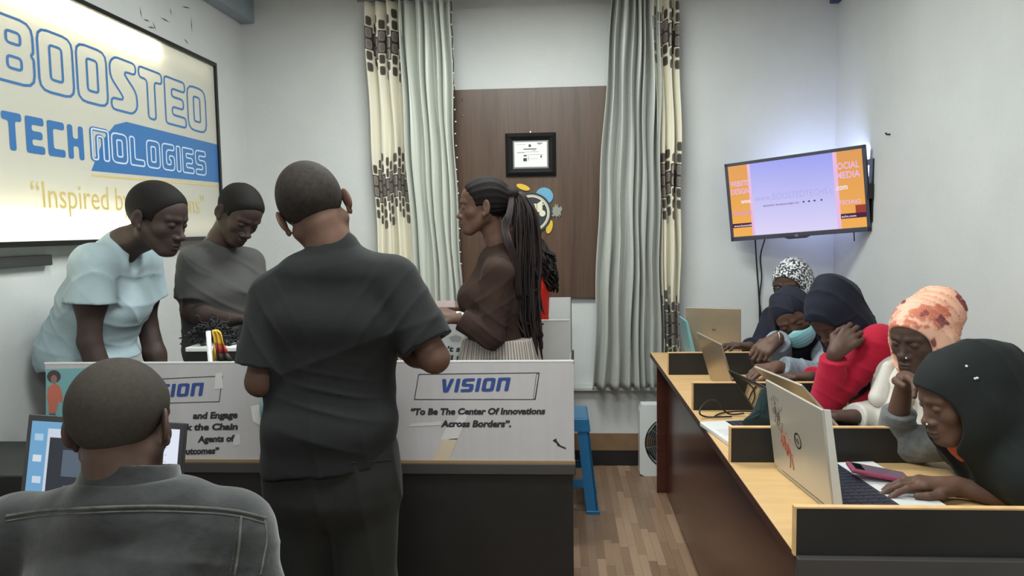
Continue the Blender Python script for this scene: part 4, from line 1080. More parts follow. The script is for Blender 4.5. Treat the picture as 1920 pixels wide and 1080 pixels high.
def meshobj(name, parts, m, parent):
    V = []; F = []; k = 0
    for v, f in parts: V.append(v); F.append(f+k); k += len(v)
    V = np.concatenate(V); F = np.concatenate(F)
    org = np.zeros(3)
    if parent is not None: org = np.array(parent.location)
    V = V-org
    me = bpy.data.meshes.new(name); me.vertices.add(len(V)); me.vertices.foreach_set('co', V.astype(f32).ravel())
    me.loops.add(len(F)*4); me.loops.foreach_set('vertex_index', F.astype(np.int32).ravel())
    me.polygons.add(len(F)); me.polygons.foreach_set('loop_start', (np.arange(len(F))*4).astype(np.int32))
    me.polygons.foreach_set('loop_total', np.full(len(F), 4, dtype=np.int32))
    me.update(calc_edges=True); me.validate(); me.shade_smooth(); me.materials.append(m)
    o = bpy.data.objects.new(name, me); COL.objects.link(o)
    if parent is not None: o.parent = parent
    return o
def bounds(pts, pad):
    P = np.array([np.asarray(p, dtype=float) for p in pts]); return P.min(0)-pad, P.max(0)+pad
def drop(V, F, boxes):
    if not boxes or not len(F): return V, F
    c = V[F].mean(1); k = np.ones(len(F), bool)
    for lo, hi in boxes: k &= ~((c > lo) & (c < hi)).all(1)
    return V, F[k]

# ---- head in its own frame: x right, y forward, z up, origin between the eyes' level and the ears
def hl(yy): return np.interp(yy, [-.12, -.06, -.03, -.008, .012, .026, .036, .058, .072, .085, .1], [-.062, -.066, -.062, -.012, -.004, -.012, .02, .052, .070, .090, .3])
def head_fields(fem=False, closed=False, beard=0.):
    q = S(); jx = .043 if not fem else .038
    q.add(ell((0, -.014, .034), (.0765, .098, .086)), .01)
    q.add(ell((0, .036, .034), (.062, .052, .058)), .02)
    q.add(ell((0, .040, -.028), (.056, .050, .070)), .025)
    qs = []
    q.add(ell((0, .0715, -.094), (.024, .021, .018)), .022)
    q.add(ell((0, .072, -.062), (.031, .024, .026)), .018)
    nf = 0 if not fem else .005
    q.add(cap((0, .085, .000), (0, .103-nf, -.031), .0075, .0105), .012)
    q.add(ell((0, .1055-nf, -.0355), (.0130, .0120, .0100)), .007)
    def sym(prim, k, op='+'): qs.append((op, prim, k))
    sym(cap((jx+.008, -.004, -.045), (.020, .058, -.093), .024, .020), .02)
    sym(ell((.043, .050, -.022), (.021, .024, .020)), .018)
    sym(cap((.014, .086, .021), (.046, .070, .021), .0085, .008), .012)
    sym(ell((.031, .0985, .003), (.019, .016, .0115)), .012, '-')
    sym(ell((.0155, .095-nf, -.0390), (.0105, .0120, .0085)), .006)
    sym(ell((.0070, .105-nf, -.0475), (.0042, .005, .0035)), .003, '-')
    sym(ell((.031, .0740, .0015), (.0160, .0150, .0125)), .003)
    if not closed: sym(cap((.021, .0905, -.0008), (.041, .0865, -.0008), .0036), .0015, '-')
    if closed: sym(cap((.020, .0862, -.0045), (.043, .0825, -.004), .0014), .002, '-')
    # ear
    Re = np.array([[.86, -.51, 0], [.51, .86, 0], [0, 0, 1]], dtype=f32)
    sym(ell((.0865, -.014, -.004), (.0058, .0175, .0305), Re), .006)
    sym(ell((.0935, -.007, .000), (.0075, .0095, .018), Re), .004, '-')
    sym(ell((.0825, -.002, -.032), (.0065, .009, .011)), .006)
    lips = S()
    lips.add(ell((0, .0925, -.0655), (.0215, .0095, .0062)), .004); lips.add(ell((0, .0905, -.0765), (.0195, .0095, .0072)), .004)
    q.add((lips, A3((0, .09, -.07)), .03), .004)
    q.sub(cap((-.019, .0985, -.0705), (.019, .0985, -.0705), .0016), .003)
    q.sub(cap((-.014, .094, -.0865), (.014, .094, -.0865), .003), .006)
    def f(P):
        d = q(P); Q = P.copy(); Q[:, 0] = np.abs(Q[:, 0])
        for op, (g, c, r), k in qs:
            x = g(Q)
            if op == '+': h = np.clip(.5+.5*(x-d)/k, 0, 1); d = x*(1-h)+d*h-k*h*(1-h)
            else: x = -x; h = np.clip(.5-.5*(x-d)/k, 0, 1); d = x*(1-h)+d*h+k*h*(1-h)
        return d
    return f
def hair_field(th=.005):
    q = S().add(ell((0, -.014, .034), (.0774, .0989, .0869)), .01).add(ell((0, .036, .034), (.0627, .0525, .0588)), .02)
    def f(P):
        d = q(P); z = P[:, 2]; y = P[:, 1]; t_ = np.clip((z-hl(y)-.10*np.maximum(np.abs(P[:, 0])-.050, 0))/.05, 0, 1); d = d-th*t_*(2-t_)
        c = (hl(y)+.10*np.maximum(np.abs(P[:, 0])-.050, 0)-z)*.8
        h = np.clip(.5-.5*(c-d)/.006, 0, 1); return (c*(1-h)+d*h+.006*h*(1-h)).astype(f32)
    return f

# ---- hand: list of capsules in world space
FL = [(.044, .026, .022), (.048, .030, .024), (.044, .028, .023), (.034, .021, .020)]
def hand(s, wrist, d, n, side, curl=(.3, .3, .35, .4), thumb=.5, sc=1., spread=.10, bend=None):
    """d = wrist-to-fingers, n = the way the palm faces, side=+1 if the thumb is on cross(n, d)"""
    d = nrm(d); n = nrm(np.asarray(n)-d*np.dot(n, d)); t = np.cross(n, d)*side; w = np.asarray(wrist, dtype=float)
    pts = [w]
    s.add(cap(w, w+d*.03*sc, .0235*sc, .022*sc), .015)
    for i, off in enumerate((.030, .010, -.010, -.029)):
        a = w+d*.012*sc+t*off*.55*sc; k = w+(d*(.088-.004*abs(i-1)-(.006 if i == 3 else 0))+t*off-n*.002)*sc
        s.add(cap(a, k, .0135*sc, .0118*sc), .012)
        ang = curl[i]*.5; dd = nrm(d+t*spread*(off/.03)); p = k; r = (.0098, .0088, .0078, .0066)
        for j, L in enumerate(FL[i]):
            v = dd*math.cos(ang)+n*math.sin(ang); e = p+v*L*sc
            s.add(cap(p, e, r[j]*sc*(.94 if i == 3 else 1), r[j+1]*sc*(.94 if i == 3 else 1)), .0035 if j else .006)
            p = e; ang += curl[i]*(1.0 if j == 0 else .8)
        pts.append(p)
    # palm pads
    s.add(cap(w+(d*.025+n*.006+t*.016)*sc, w+(d*.055+n*.008+t*.022)*sc, .014*sc, .013*sc), .012)
    b = w+(d*.022+t*.022+n*.004)*sc; m1 = b+(d*.034*(1-.2*thumb)+t*.026+n*.018*thumb)*sc
    m2 = m1+(d*.032+t*.008*(1-thumb)+n*.014*thumb)*sc; m3 = m2+(d*.024-t*.006*thumb+n*.008*thumb)*sc
    s.add(cap(b, m1, .0135*sc, .0115*sc), .010); s.add(cap(m1, m2, .0112*sc, .0098*sc), .005); s.add(cap(m2, m3, .0098*sc, .0078*sc), .004)
    pts += [m3, w-d*.03]
    return pts
def foldf(amp, k=(9, 14, 22), seed=0):
    r = np.random.RandomState(seed); W = [r.randn(3)*k[i % 3] for i in range(5)]; ph = r.rand(5)*6
    def f(P):
        a = np.sin(P@W[0].astype(f32)+ph[0]+1.5*np.sin(P@W[1].astype(f32)+ph[1])); b = np.sin(P@W[2].astype(f32)+ph[2]+1.2*np.sin(P@W[3].astype(f32)+ph[3]))
        return (-amp*(.9*(1-np.abs(a))**3+.35*b)).astype(f32)
    return f
def lines_fold(amp, freq, dirv, seed=0, warp=8., c=None, r=None):
    """ridges running across dirv, optionally only near c"""
    dv = nrm(dirv).astype(f32); rs = np.random.RandomState(seed); w = (rs.randn(3)*warp).astype(f32); ph = rs.rand()*6
    def f(P):
        x = np.sin((P@dv)*freq+ph+1.3*np.sin(P@w)); o = -amp*(1-np.abs(x))**2.2
        if c is not None: o = o*np.exp(-((P-A3(c))**2).sum(1)/(r*r))
        return o.astype(f32)
    return f

def skinmat(name, col, rough=.58):
    m, t, b = newmat(name); v = t.obj(); c = lin(col)
    n1 = t.ramp(t.noise(v, 14, 4, .6), .3, .7)
    t.put(t.mix(n1, tuple(x*.82 for x in c), tuple(x*1.12 for x in c)), b.inputs['Base Color']); b.inputs['Roughness'].default_value = rough
    b.inputs['Specular IOR Level'].default_value = .3; b.inputs['Subsurface Weight'].default_value = .0
    t.put(t.bump(t.noise(v, 400, 2), .12, .0006), b.inputs['Normal'])
    return m
def cloth(name, col, rough=.85, col2=None, vs=5, weave=900, bump=.25, sheen=.06, st=(1, 1, 1)):
    m, t, b = newmat(name); v = t.obj(st); c = lin(col)
    f = t.ramp(t.noise(v, vs, 5, .6), .3, .7)
    t.put(t.mix(f, tuple(x*.85 for x in c), lin(col2) if col2 else tuple(min(1, x*1.12) for x in c)), b.inputs['Base Color'])
    b.inputs['Roughness'].default_value = rough; b.inputs['Sheen Weight'].default_value = sheen; b.inputs['Specular IOR Level'].default_value = .2
    h = t.m('ADD', t.m('MULTIPLY', t.noise(v, 28, 3), .8), t.m('MULTIPLY', t.noise(v, weave, 1), .15))
    t.put(t.bump(h, bump, .004), b.inputs['Normal'])
    return m
M['hair'] = pm('short_black_hair', (25, 22, 21), .75, .25, 300, bump=.6, bs=500, bd=.002, spec=.2)
M['hair_fade'] = pm('cropped_hair', (46, 40, 37), .8, .25, 90, bump=.5, bs=600, bd=.0015, spec=.2)
M['eye'] = pm('eye_white', (150, 140, 130), .4, .02); M['iris'] = pm('dark_iris', (22, 14, 10), .1)

class Fig:
    """one person: joints in world coordinates"""
    def __init__(s, label, J, skin, base, fem=False, hs=1., closed=False, grp=None):
        s.J = J; s.fem = fem; s.hs = hs; s.skin = skin; s.closed = closed
        s.root = empty('person', base, label, 'person', grp); s.hands = []; s.sk = S(); s.fine = []
        s.lat = nrm(np.asarray(J['sr'], dtype=float)-np.asarray(J['sl'], dtype=float)); s.hlat = nrm(np.asarray(J['hr'], dtype=float)-np.asarray(J['hl'], dtype=float))
    def body(s, g=1., legs=True, headless=False):
        J, k = s.J, s.sk; fem = s.fem; a = (.125 if fem else .150)*g; b = (.085 if fem else .098)*g
        pel, wai, che, nb = (np.asarray(J[n], dtype=float) for n in ('pelvis', 'waist', 'chest', 'neck'))
        k.add(loft([(pel, a*1.02, b*.95), (wai, a*.80, b*.80), (che, a*.98, b), (nb-(nb-che)*.25, a*.72, b*.66)], s.hlat, s.lat), .02)
        sl, sr = np.asarray(J['sl'], dtype=float), np.asarray(J['sr'], dtype=float); ar = .040 if fem else .047
        for sh, el, wr, side in ((sl, J['el'], J['wl'], -1), (sr, J['er'], J['wr'], 1)):
            el, wr = np.asarray(el, dtype=float), np.asarray(wr, dtype=float)
            k.add(cap(nb-(0, 0, .035), sh-(0, 0, .006), .046*g, .040*g), .02); k.add(ell(sh, (ar*1.15,)*3), .03)
            k.add(cap(sh, el, ar, ar*.82), .02); m = sh+(el-sh)*.45; k.add(ell(m, (ar*1.02,)*3), .05)
            k.add(cap(el, el+(wr-el)*.35, ar*.84, ar*.86), .012); k.add(cap(el+(wr-el)*.35, wr, ar*.86, ar*.56), .02)
        if legs:
            lr = .076 if fem else .080
            for n in 'lr':
                hp, kn, an = (np.asarray(J[x+n], dtype=float) for x in ('h', 'k', 'a'))
                k.add(cap(hp, kn, lr, .052), .03); k.add(cap(kn, kn+(an-kn)*.35, .052, .054), .02); k.add(cap(kn+(an-kn)*.35, an, .054, .036), .02)
                fd = np.asarray(J['foot'], dtype=float); k.add(cap(an+(0, 0, -.03), an+fd*.14+(0, 0, -.055), .034, .026), .02)
        if not headless:
            H = np.asarray(J['head'], dtype=float); R = J['hR']; s.R = R
            hb = H+(R@np.array([0, -.018 if s.J.get('bow') is None else -.014, -.058 if s.J.get('bow') is None else -.046]))*s.hs
            nr = .045 if fem else .056
            k.add(cap(nb+(hb-nb)*.0, hb, nr*1.04, nr), .02)
            k.add(cap(nb-(0, 0, .02), nb+(hb-nb)*.25, nr*1.12, nr*1.0), .02)
            hf = head_fields(fem, s.closed); k.group(hf, H, .125*s.hs, R, s.hs, .018)
            s.hbox = (H-.135*s.hs, H+.135*s.hs)
            s.fine.append((s.hbox, None))
    def addhand(s, which, d, n, side, **kw):
        w_ = s.J['w'+which]; pts = hand(s.sk, w_, d, n, side, **kw); s.fine.append((bounds(pts, .016), .0032))
    def build(s, headv=.003, handv=.003, v=.008):
        J = s.J; pts = [J[n] for n in J if n not in ('hR', 'foot', 'bow')]
        lo, hi = bounds(pts, .16)
        lo[2] = max(lo[2], -.01)
        boxes = [b for b, _ in s.fine]
        parts = [drop(*surf(s.sk, lo, hi, v), boxes)]
        for b, vv in s.fine:
            vv = headv if vv is None else handv
            parts.append(surf(s.sk, b[0]-v*.6, b[1]+v*.6, vv))
        s.body_obj = meshobj('body', parts, s.skin, s.root); return s.body_obj
    def part(s, name, f, lo, hi, v, m, parent=None):
        V, F = surf(f, lo, hi, v); o = meshobj(name, [(V, F)], m, s.root)
        return o
    def hair(s, th=.005, m=None, v=.0035):
        H = np.asarray(s.J['head'], dtype=float); f = S().group(hair_field(th), H, .13*s.hs, s.R, s.hs, .001)
        return s.part('hair', f, H-.13*s.hs, H+.13*s.hs, v, m or M['hair'])
    def eyes(s, look=(0, 1, 0)):
        H = np.asarray(s.J['head'], dtype=float)
        for sx in (-1, 1):
            c = H+s.R@(np.array([sx*.0305, .0755, .0015])*s.hs)
            bm = bmesh.new(); bmesh.ops.create_uvsphere(bm, u_segments=16, v_segments=12, radius=.0134*s.hs)
            V = np.array([v.co[:] for v in bm.verts])+c; F = [[v.index for v in f.verts] for f in bm.faces]; bm.free()
            e = obj('eye', V, F, M['eye'], s.root, True)
            l = s.R@nrm(look); p = Vector(c+l*.0118*s.hs); q = Vector(c+l*.0137*s.hs)
            MB().tube([p, q], [.0066*s.hs, .0046*s.hs], 14).obj('iris', M['iris'], e)
            # upper lid
    def sleeves(s, q, r0, r1, t0, t1, which='lr', flare=0.):
        """tapering sleeve along shoulder->elbow->wrist; t up to 1 = elbow, 2 = wrist"""
        for n in which:
            sh, el, wr = (np.asarray(s.J[x+n], dtype=float) for x in 'sew')
            if t1 <= 1:
                e = sh+(el-sh)*t1; u = nrm(el-sh); z = S().add(cap(sh, sh+(el-sh)*(t1+.25), r0, r1+(r1-r0)*.25), .01).cut(e, -u, .003)
                z.sub(cap(e+u*(r1-.035), e+u*.2, r1-.010, r1-.010), .003)
                q.add((z, (sh+e)/2, float(np.linalg.norm(e-sh))/2+max(r0, r1)), .03)
            else:
                q.add(cap(sh, el, r0, (r0+r1)/2), .03)
                e = el+(wr-el)*(t1-1); u = nrm(wr-el); z = S().add(cap(el, e+u*.05, (r0+r1)/2, r1), .01).cut(e, -u, .003)
                q.add((z, (el+e)/2, float(np.linalg.norm(e-el))/2+.07), .018)
    def torso(s, ga, gb, low=0., top=.25, q=None, flat=1., k=.02, belly=1.):
        J = s.J; pel, wai, che, nb = (np.asarray(J[n], dtype=float) for n in ('pelvis', 'waist', 'chest', 'neck'))
        q = q or S(); bot = pel+nrm(pel-wai)*(low if abs(low) > .01 else .01)
        q.add(loft([(bot, ga[0], gb[0]), (pel, ga[1], gb[1]), (wai, ga[2], gb[2]), (che, ga[3], gb[3]), (nb-(nb-che)*top, ga[4], gb[4])], s.hlat, s.lat, flat), k)
        return q
    def shoulders(s, q, r, drop_=.0, k=.035):
        nb = np.asarray(s.J['neck'], dtype=float)
        for n in 'lr':
            sh = np.asarray(s.J['s'+n], dtype=float); q.add(cap(nb-(0, 0, drop_), sh, r, r), k)
        return q
# ================================================================ people
def P(px, py, Y): return np.array(at(px, py, Y=Y))
def V3(*a): return np.array(a, dtype=float)
SK = {'a': skinmat('deep_brown_skin', (80, 61, 53)), 'b': skinmat('dark_brown_skin', (64, 50, 45)), 'c': skinmat('warm_brown_skin', (98, 72, 60)), 'd': skinmat('umber_skin', (88, 66, 57))}
from mathutils.bvhtree import BVHTree
def caster(o):
    dg = bpy.context.evaluated_depsgraph_get(); me = o.data; off = Vector()
    p = o.parent; off = Vector(p.location) if p else Vector()
    bv = BVHTree.FromPolygons([v.co+off for v in me.vertices], [tuple(q.vertices) for q in me.polygons])
    def hit(px, py, lift=.001):
        d = (CR @ Vector((px-960, 540-py, -1400.))).normalized(); h = bv.ray_cast(CAM, d)
        if h[0] is None: return None
        n = h[1] if h[1].dot(d) < 0 else -h[1]
        return h[0]+n*lift
    return hit
def seam(name, hit, pts, r, m, parent, n=12):
    q = path([(a, b, 0) for a, b in pts], n); L = [hit(p.x, p.y, r*.3) for p in q]; L = [p for p in L if p is not None]
    if len(L) > 2: return MB().tube(L, r, 5).obj(name, m, parent, True)
def stitches(name, hit, pts, r, m, parent, off=0, n=30):
    q = path([(a, b, 0) for a, b in pts], n); mb = MB()
    for i in range(0, len(q)-2, 3):
        a, b = hit(q[i].x, q[i].y+off, r*.4), hit(q[i+1].x, q[i+1].y+off, r*.4)
        if a is not None and b is not None: mb.tube([a, b], r, 4)
    if mb.V: o = mb.obj(name, m, parent); o['kind'] = 'stuff'

def standing(J, base_xy, hipz=.93, sep=.09, hl=None):
    """legs straight down from the pelvis"""
    p = np.asarray(J['pelvis'], dtype=float); l = hl; x, y = base_xy
    for n, s_ in (('l', -1), ('r', 1)):
        h = p+l*s_*sep; h[2] = p[2]-.02; J['h'+n] = h
        J['k'+n] = V3(*(h[:2]*.5+(np.array([x, y])+l[:2]*s_*sep)*.5), .50); J['a'+n] = V3(x+l[0]*s_*sep, y+l[1]*s_*sep, .09)
def trousers(F, m, r0=.098, r1=.072, top=None, v=.007, fold=.004, seed=3):
    J = F.J; q = S(); pel, wai = np.asarray(J['pelvis'], dtype=float), np.asarray(J['waist'], dtype=float); a, b = r0*1.72, r0*1.22
    q.add(loft([(pel-(0, 0, .06), a, b), (pel+(wai-pel)*.3, a, b), (pel+(wai-pel)*.75, a*.92, b*.92)], F.hlat, F.hlat, 1), .02)
    for n in 'lr':
        h, k, an = (np.asarray(J[x+n], dtype=float) for x in 'hka')
        q.add(cap(h, k, r0, r1), .03)
        z = S().add(cap(k, an+(an-k)*.2, r1, r1*.86), .02).cut(an+(0, 0, -.045), (0, 0, 1)); q.add((z, (k+an)/2, .4), .03)
    q.post.append(foldf(fold, (5, 9, 16), seed))
    pts = [J[x+n] for x in 'hka' for n in 'lr']+[wai, pel]; lo, hi = bounds(pts, .17); lo[2] = .03
    return F.part('trousers', q, lo, hi, v, m)
def shoes(F, m):
    J = F.J; fd = np.asarray(J['foot'], dtype=float); q = S()
    for n in 'lr':
        an = np.asarray(J['a'+n], dtype=float); g = an*V3(1, 1, 0)
        q.add(cap(g-fd*.04+(0, 0, .045), g+fd*.15+(0, 0, .038), .046, .038), .01)
    q.cut((0, 0, .003), (0, 0, 1)); lo, hi = bounds([J['al'], J['ar'], J['al']+fd*.2, J['ar']+fd*.2], .08); lo[2] = -.01
    F.part('shoes', q, lo, hi, .008, m)

M['eye'].node_tree.nodes['Principled BSDF'].inputs['Specular IOR Level'].default_value = .2
# ---------------------------------------------------------------- man in the black T-shirt, seen from behind
J = dict(bow=1, head=P(590, 396, 2.0), hR=frame((-.20, .86, -.42), (-.46, .32, .83)), neck=P(627, 474, 1.985), chest=P(630, 600, 2.0), waist=P(622, 760, 2.02), pelvis=P(622, 885, 1.99),
         sl=P(518, 556, 2.0), sr=P(738, 526, 2.0), el=P(488, 716, 1.95), er=P(815, 672, 1.96), wl=P(585, 712, 2.2), wr=P(730, 640, 2.2), foot=V3(0, 1, 0))
standing(J, (J['pelvis'][0], 1.98), hl=V3(1, 0, 0), sep=.088)
F = Fig('person with bowed head in a black T-shirt, back turned, standing at the front counter', J, SK['c'], (J['pelvis'][0], 1.98, 0), hs=1.05)
F.body(); F.addhand('l', (.8, .4, .1), (0, .3, -1), 1, curl=(.9, .9, .9, .9)); F.addhand('r', (-.9, .3, .1), (0, .3, -1), -1, curl=(.9, .9, .9, .9))
F.build(headv=.003); F.hair(.006, M['hair_fade'], .003)
q = S(); pel, wai, che, nb = (np.asarray(J[n]) for n in ('pelvis', 'waist', 'chest', 'neck'))
q.add(loft([(pel+(-.012, 0, .005), .180, .130), (pel+(0, 0, .12), .176, .128), (wai+(0, 0, .04), .172, .122), (che, .180, .122), (nb-(nb-che)*.30, .150, .092)], V3(1, 0, 0), V3(1, 0, .06), 1), .03)
q.add(cap(nb-(0, 0, .036), J['sl']+(0, 0, -.008), .050, .058), .04); q.add(cap(nb-(0, 0, .036), J['sr']+(0, 0, -.008), .050, .058), .04)
q.add(cap(nb+(.008, .0, -.035), nb+(0, .0, .004), .080, .064), .03)
F.sleeves(q, .070, .074, 0, .82)
q.add(ell(pel+(.135, -.01, .155), (.05, .06, .035)), .04)
q.post += [foldf(.0040, (4, 7, 11), 4), lines_fold(.006, 24, (1, .2, .12), 2, 2.5, pel+(0, -.1, .30), .30), lines_fold(.007, 48, (.25, 0, 1), 5, 7, pel+(.03, -.1, .17), .11), lines_fold(.006, 50, (.8, 0, -.6), 7, 3, J['sr']+(.03, -.05, -.1), .12), lines_fold(.006, 50, (.8, 0, .6), 8, 3, J['sl']+(-.03, -.05, -.1), .12)]
q.lim(lambda p: (pel[2]+.015+.10*np.clip((p[:, 0]-pel[0]+.05)/.25, -1, 1)*.5-.012*np.sin((p[:, 0]-pel[0])*14)-p[:, 2]), .003)
q.sub(cap(nb+(.002, .022, .006), nb+(-.02, .10, .14), .057, .060), .010)
lo, hi = bounds([J[n] for n in ('neck', 'sl', 'sr', 'el', 'er', 'pelvis')], .20)
blk = cloth('black_cotton', (34, 35, 35), .9, vs=4, bump=.3)
o = F.part('shirt', q, lo, hi, .0055, blk); hit = caster(o)
tro = cloth('charcoal_denim', (38, 38, 36), .9, vs=9, bump=.35)
o = trousers(F, tro, .100, .080, fold=.006); hit = caster(o)
seam('pocket_seam', hit, [(645, 868), (690, 866), (735, 862)], .0016, tro, F.root); seam('seat_seam', hit, [(628, 880), (630, 930), (632, 960)], .0016, tro, F.root)
shoes(F, M['plastic_black'])

# ---------------------------------------------------------------- seated man in the denim shirt
J = dict(head=P(229, 798, 1.30), hR=frame((-.05, .97, -.22), (-.07, .22, .97)), neck=P(232, 912, 1.27), chest=V3(-.77, 1.26, .88), waist=V3(-.77, 1.24, .70), pelvis=V3(-.77, 1.20, .53),
         sl=P(34, 1000, 1.27), sr=P(432, 996, 1.27), el=V3(-1.06, 1.20, .82), er=V3(-.52, 1.22, .78), wl=V3(-1.14, 1.37, .845), wr=V3(-.90, 1.36, .845), foot=V3(0, 1, 0),
         hl=V3(-.87, 1.24, .51), hr=V3(-.67, 1.24, .51), kl=V3(-.93, 1.60, .52), kr=V3(-.65, 1.60, .52), al=V3(-.93, 1.56, .09), ar=V3(-.65, 1.56, .09))
F = Fig('person seated in a faded grey denim shirt with close-cropped head, typing at the open laptop', J, SK['a'], (-.77, 1.2, 0), hs=1.0)
F.body(1.02); F.addhand('l', (.1, 1, -.05), (0, 0, -1), 1, curl=(.35, .35, .4, .4)); F.addhand('r', (-.15, 1, -.05), (0, 0, -1), -1, curl=(.35, .35, .4, .4))
F.build(headv=.0026); F.hair(.0035, pm('shaved_hair', (60, 55, 50), .85, .12, 120, bump=.3, bs=700, bd=.001, spec=.15), .0026)
q = S(); pel, wai, che, nb = (np.asarray(J[n]) for n in ('pelvis', 'waist', 'chest', 'neck'))
q.add(loft([(pel-(0, 0, .05), .19, .15), (pel, .18, .14), (wai, .175, .13), (che, .19, .128), (nb-(0, 0, .08), .155, .10)], V3(1, 0, 0), V3(1, 0, 0), 1), .03)
q.add(cap(nb-(0, 0, .035), J['sl'], .058, .060), .05); q.add(cap(nb-(0, 0, .035), J['sr'], .058, .060), .05)
q.add(cap(nb-(0, .01, .04), nb+(0, .012, .0), .085, .074), .03)
for n, s_ in (('l', -1), ('r', 1)): q.add(ell(J['s'+n]+(s_*.012, 0, -.005), (.066, .066, .062)), .03)
F.sleeves(q, .068, .050, 0, 1.9)
q.post += [foldf(.004, (6, 10, 18), 9), lines_fold(.006, 60, (.25, 0, 1), 3, 4, J['sr']+(-.05, -.1, -.13), .14), lines_fold(.006, 55, (.8, 0, -.5), 3, 4, J['er']+(0, 0, .08), .12)]
q.sub(cap(nb+(0, .03, .0), nb+(0, .05, .14), .062, .066), .003)
q.lim(lambda p: p[:, 2]-(nb[2]+.012-.2*(p[:, 1]-nb[1])), .004)
lo, hi = bounds([J[n] for n in ('neck', 'sl', 'sr', 'el', 'er', 'pelvis', 'wl', 'wr')], .16)
den = cloth('faded_denim', (34, 35, 36), .92, (64, 65, 65), 7, 420, .6, .35, (1, 1, 1.6)); den2 = cloth('denim_seam', (112, 110, 104), .9, (74, 74, 72), 40)
o = F.part('denim_shirt', q, lo, hi, .005, den); hit = caster(o)
yoke = [(12, 968), (80, 958), (160, 953), (240, 950), (320, 950), (400, 954), (450, 960), (498, 972)]
seam('yoke_seam', hit, yoke, .0030, den2, F.root); seam('yoke_seam', hit, [(a, b+9) for a, b in yoke], .0014, den2, F.root)
seam('back_seam', hit, [(452, 968), (450, 1000), (446, 1040), (440, 1078)], .0026, den2, F.root); seam('armhole_seam', hit, [(496, 974), (500, 1010), (494, 1050), (488, 1078)], .0020, den2, F.root)
stitches('stitching', hit, [(443, 968), (441, 1000), (437, 1040), (431, 1078)], .0015, den2, F.root)
# folded collar standing round the neck
c = S(); c.add(cap(nb+(0, .010, -.045), nb+(0, .030, .045), .100, .078), .01)
c.sub(cap(nb+(0, .012, -.08), nb+(0, .040, .12), .088, .066), .002)
c.lim(lambda p: p[:, 2]-(nb[2]+.040-.30*(p[:, 1]-nb[1])), .003); c.lim(lambda p: nb[2]-.026-.30*(p[:, 1]-nb[1])-p[:, 2], .003)
F.part('collar', c, nb-.15, nb+.15, .0032, den)
F.part('trousers', S().add(cap(J['hl'], J['kl'], .09, .07), .02).add(cap(J['hr'], J['kr'], .09, .07), .02).add(cap(J['kl'], J['al'], .07, .055), .02).add(cap(J['kr'], J['ar'], .07, .055), .02).add(ell(pel, (.18, .13, .1)), .03), *bounds([J[x+n] for x in 'hka' for n in 'lr'], .15), .010, tro)
shoes(F, M['plastic_black']); stool((-.77, 1.20, 0), 'blue plastic stool under the man in the denim shirt', hgt=.43)

# ---------------------------------------------------------------- leaning man in the white T-shirt
J = dict(head=P(296, 410, 2.62), hR=frame((.94, -.13, -.32), (.31, -.04, .95)), neck=P(222, 462, 2.66), chest=P(196, 565, 2.68), waist=P(145, 660, 2.68), pelvis=V3(-1.76, 2.68, .93),
         sl=P(268, 500, 2.83), sr=P(172, 497, 2.52), er=P(168, 640, 2.50), el=P(276, 608, 2.86), wl=V3(-1.545, 2.80, .80), foot=V3(1, 0, 0))
J['wr'] = V3(-1.565, 2.50, .80)
standing(J, (-1.80, 2.68), hl=V3(0, -1, 0), sep=.085)
F = Fig('person in a white T-shirt leaning forward on both arms behind the mission panel', J, SK['b'], (-1.80, 2.68, 0), hs=1.06, closed=True)
F.body(); F.addhand('l', (.9, .1, -.35), (-.3, 0, -1), 1, curl=(.15,)*4); F.addhand('r', (.9, -.1, -.35), (-.3, 0, -1), -1, curl=(.15,)*4)
F.build(); F.hair(.006)
q = S(); pel, wai, che, nb = (np.asarray(J[n]) for n in ('pelvis', 'waist', 'chest', 'neck'))
yl = V3(0, 1, 0)
q.add(loft([(pel-(.0, 0, .03), .175, .130), (pel+(.02, 0, .06), .172, .135), (wai+(.02, 0, 0), .165, .142), (che+(.01, 0, 0), .178, .130), (nb-(nb-che)*.28, .145, .088)], V3(0, -1, 0), nrm(J['sr']-J['sl']), 1), .03)
q.add(cap(nb-(0, 0, .028), J['sl'], .055, .060), .04); q.add(cap(nb-(0, 0, .028), J['sr'], .055, .062), .04)
q.add(cap(nb-(0, 0, .05), nb+(.01, 0, .0), .078, .062), .03)
F.sleeves(q, .072, .088, 0, .50)
q.post += [foldf(.006, (5, 8, 14), 2), lines_fold(.008, 42, (.7, 0, .7), 3, 3, che, .2), lines_fold(.007, 46, (.2, 0, 1), 6, 4, wai, .16)]
q.sub(cap(nb+(.02, -.005, .003), nb+(.10, -.02, .09), .053, .060), .004); q.sub(ell(nb+(.085, -.02, -.055), (.035, .035, .055)), .01)
q.lim(lambda p: pel[2]+.09+.10*(p[:, 0]-pel[0])-p[:, 2], .003)
lo, hi = bounds([J[n] for n in ('neck', 'sl', 'sr', 'pelvis', 'waist')], .20)
F.part('shirt', q, lo, hi, .0055, cloth('white_cotton', (158, 176, 182), .85, vs=4))
trousers(F, cloth('dark_trousers', (62, 60, 58), .85), .092, .070); shoes(F, M['plastic_black'])

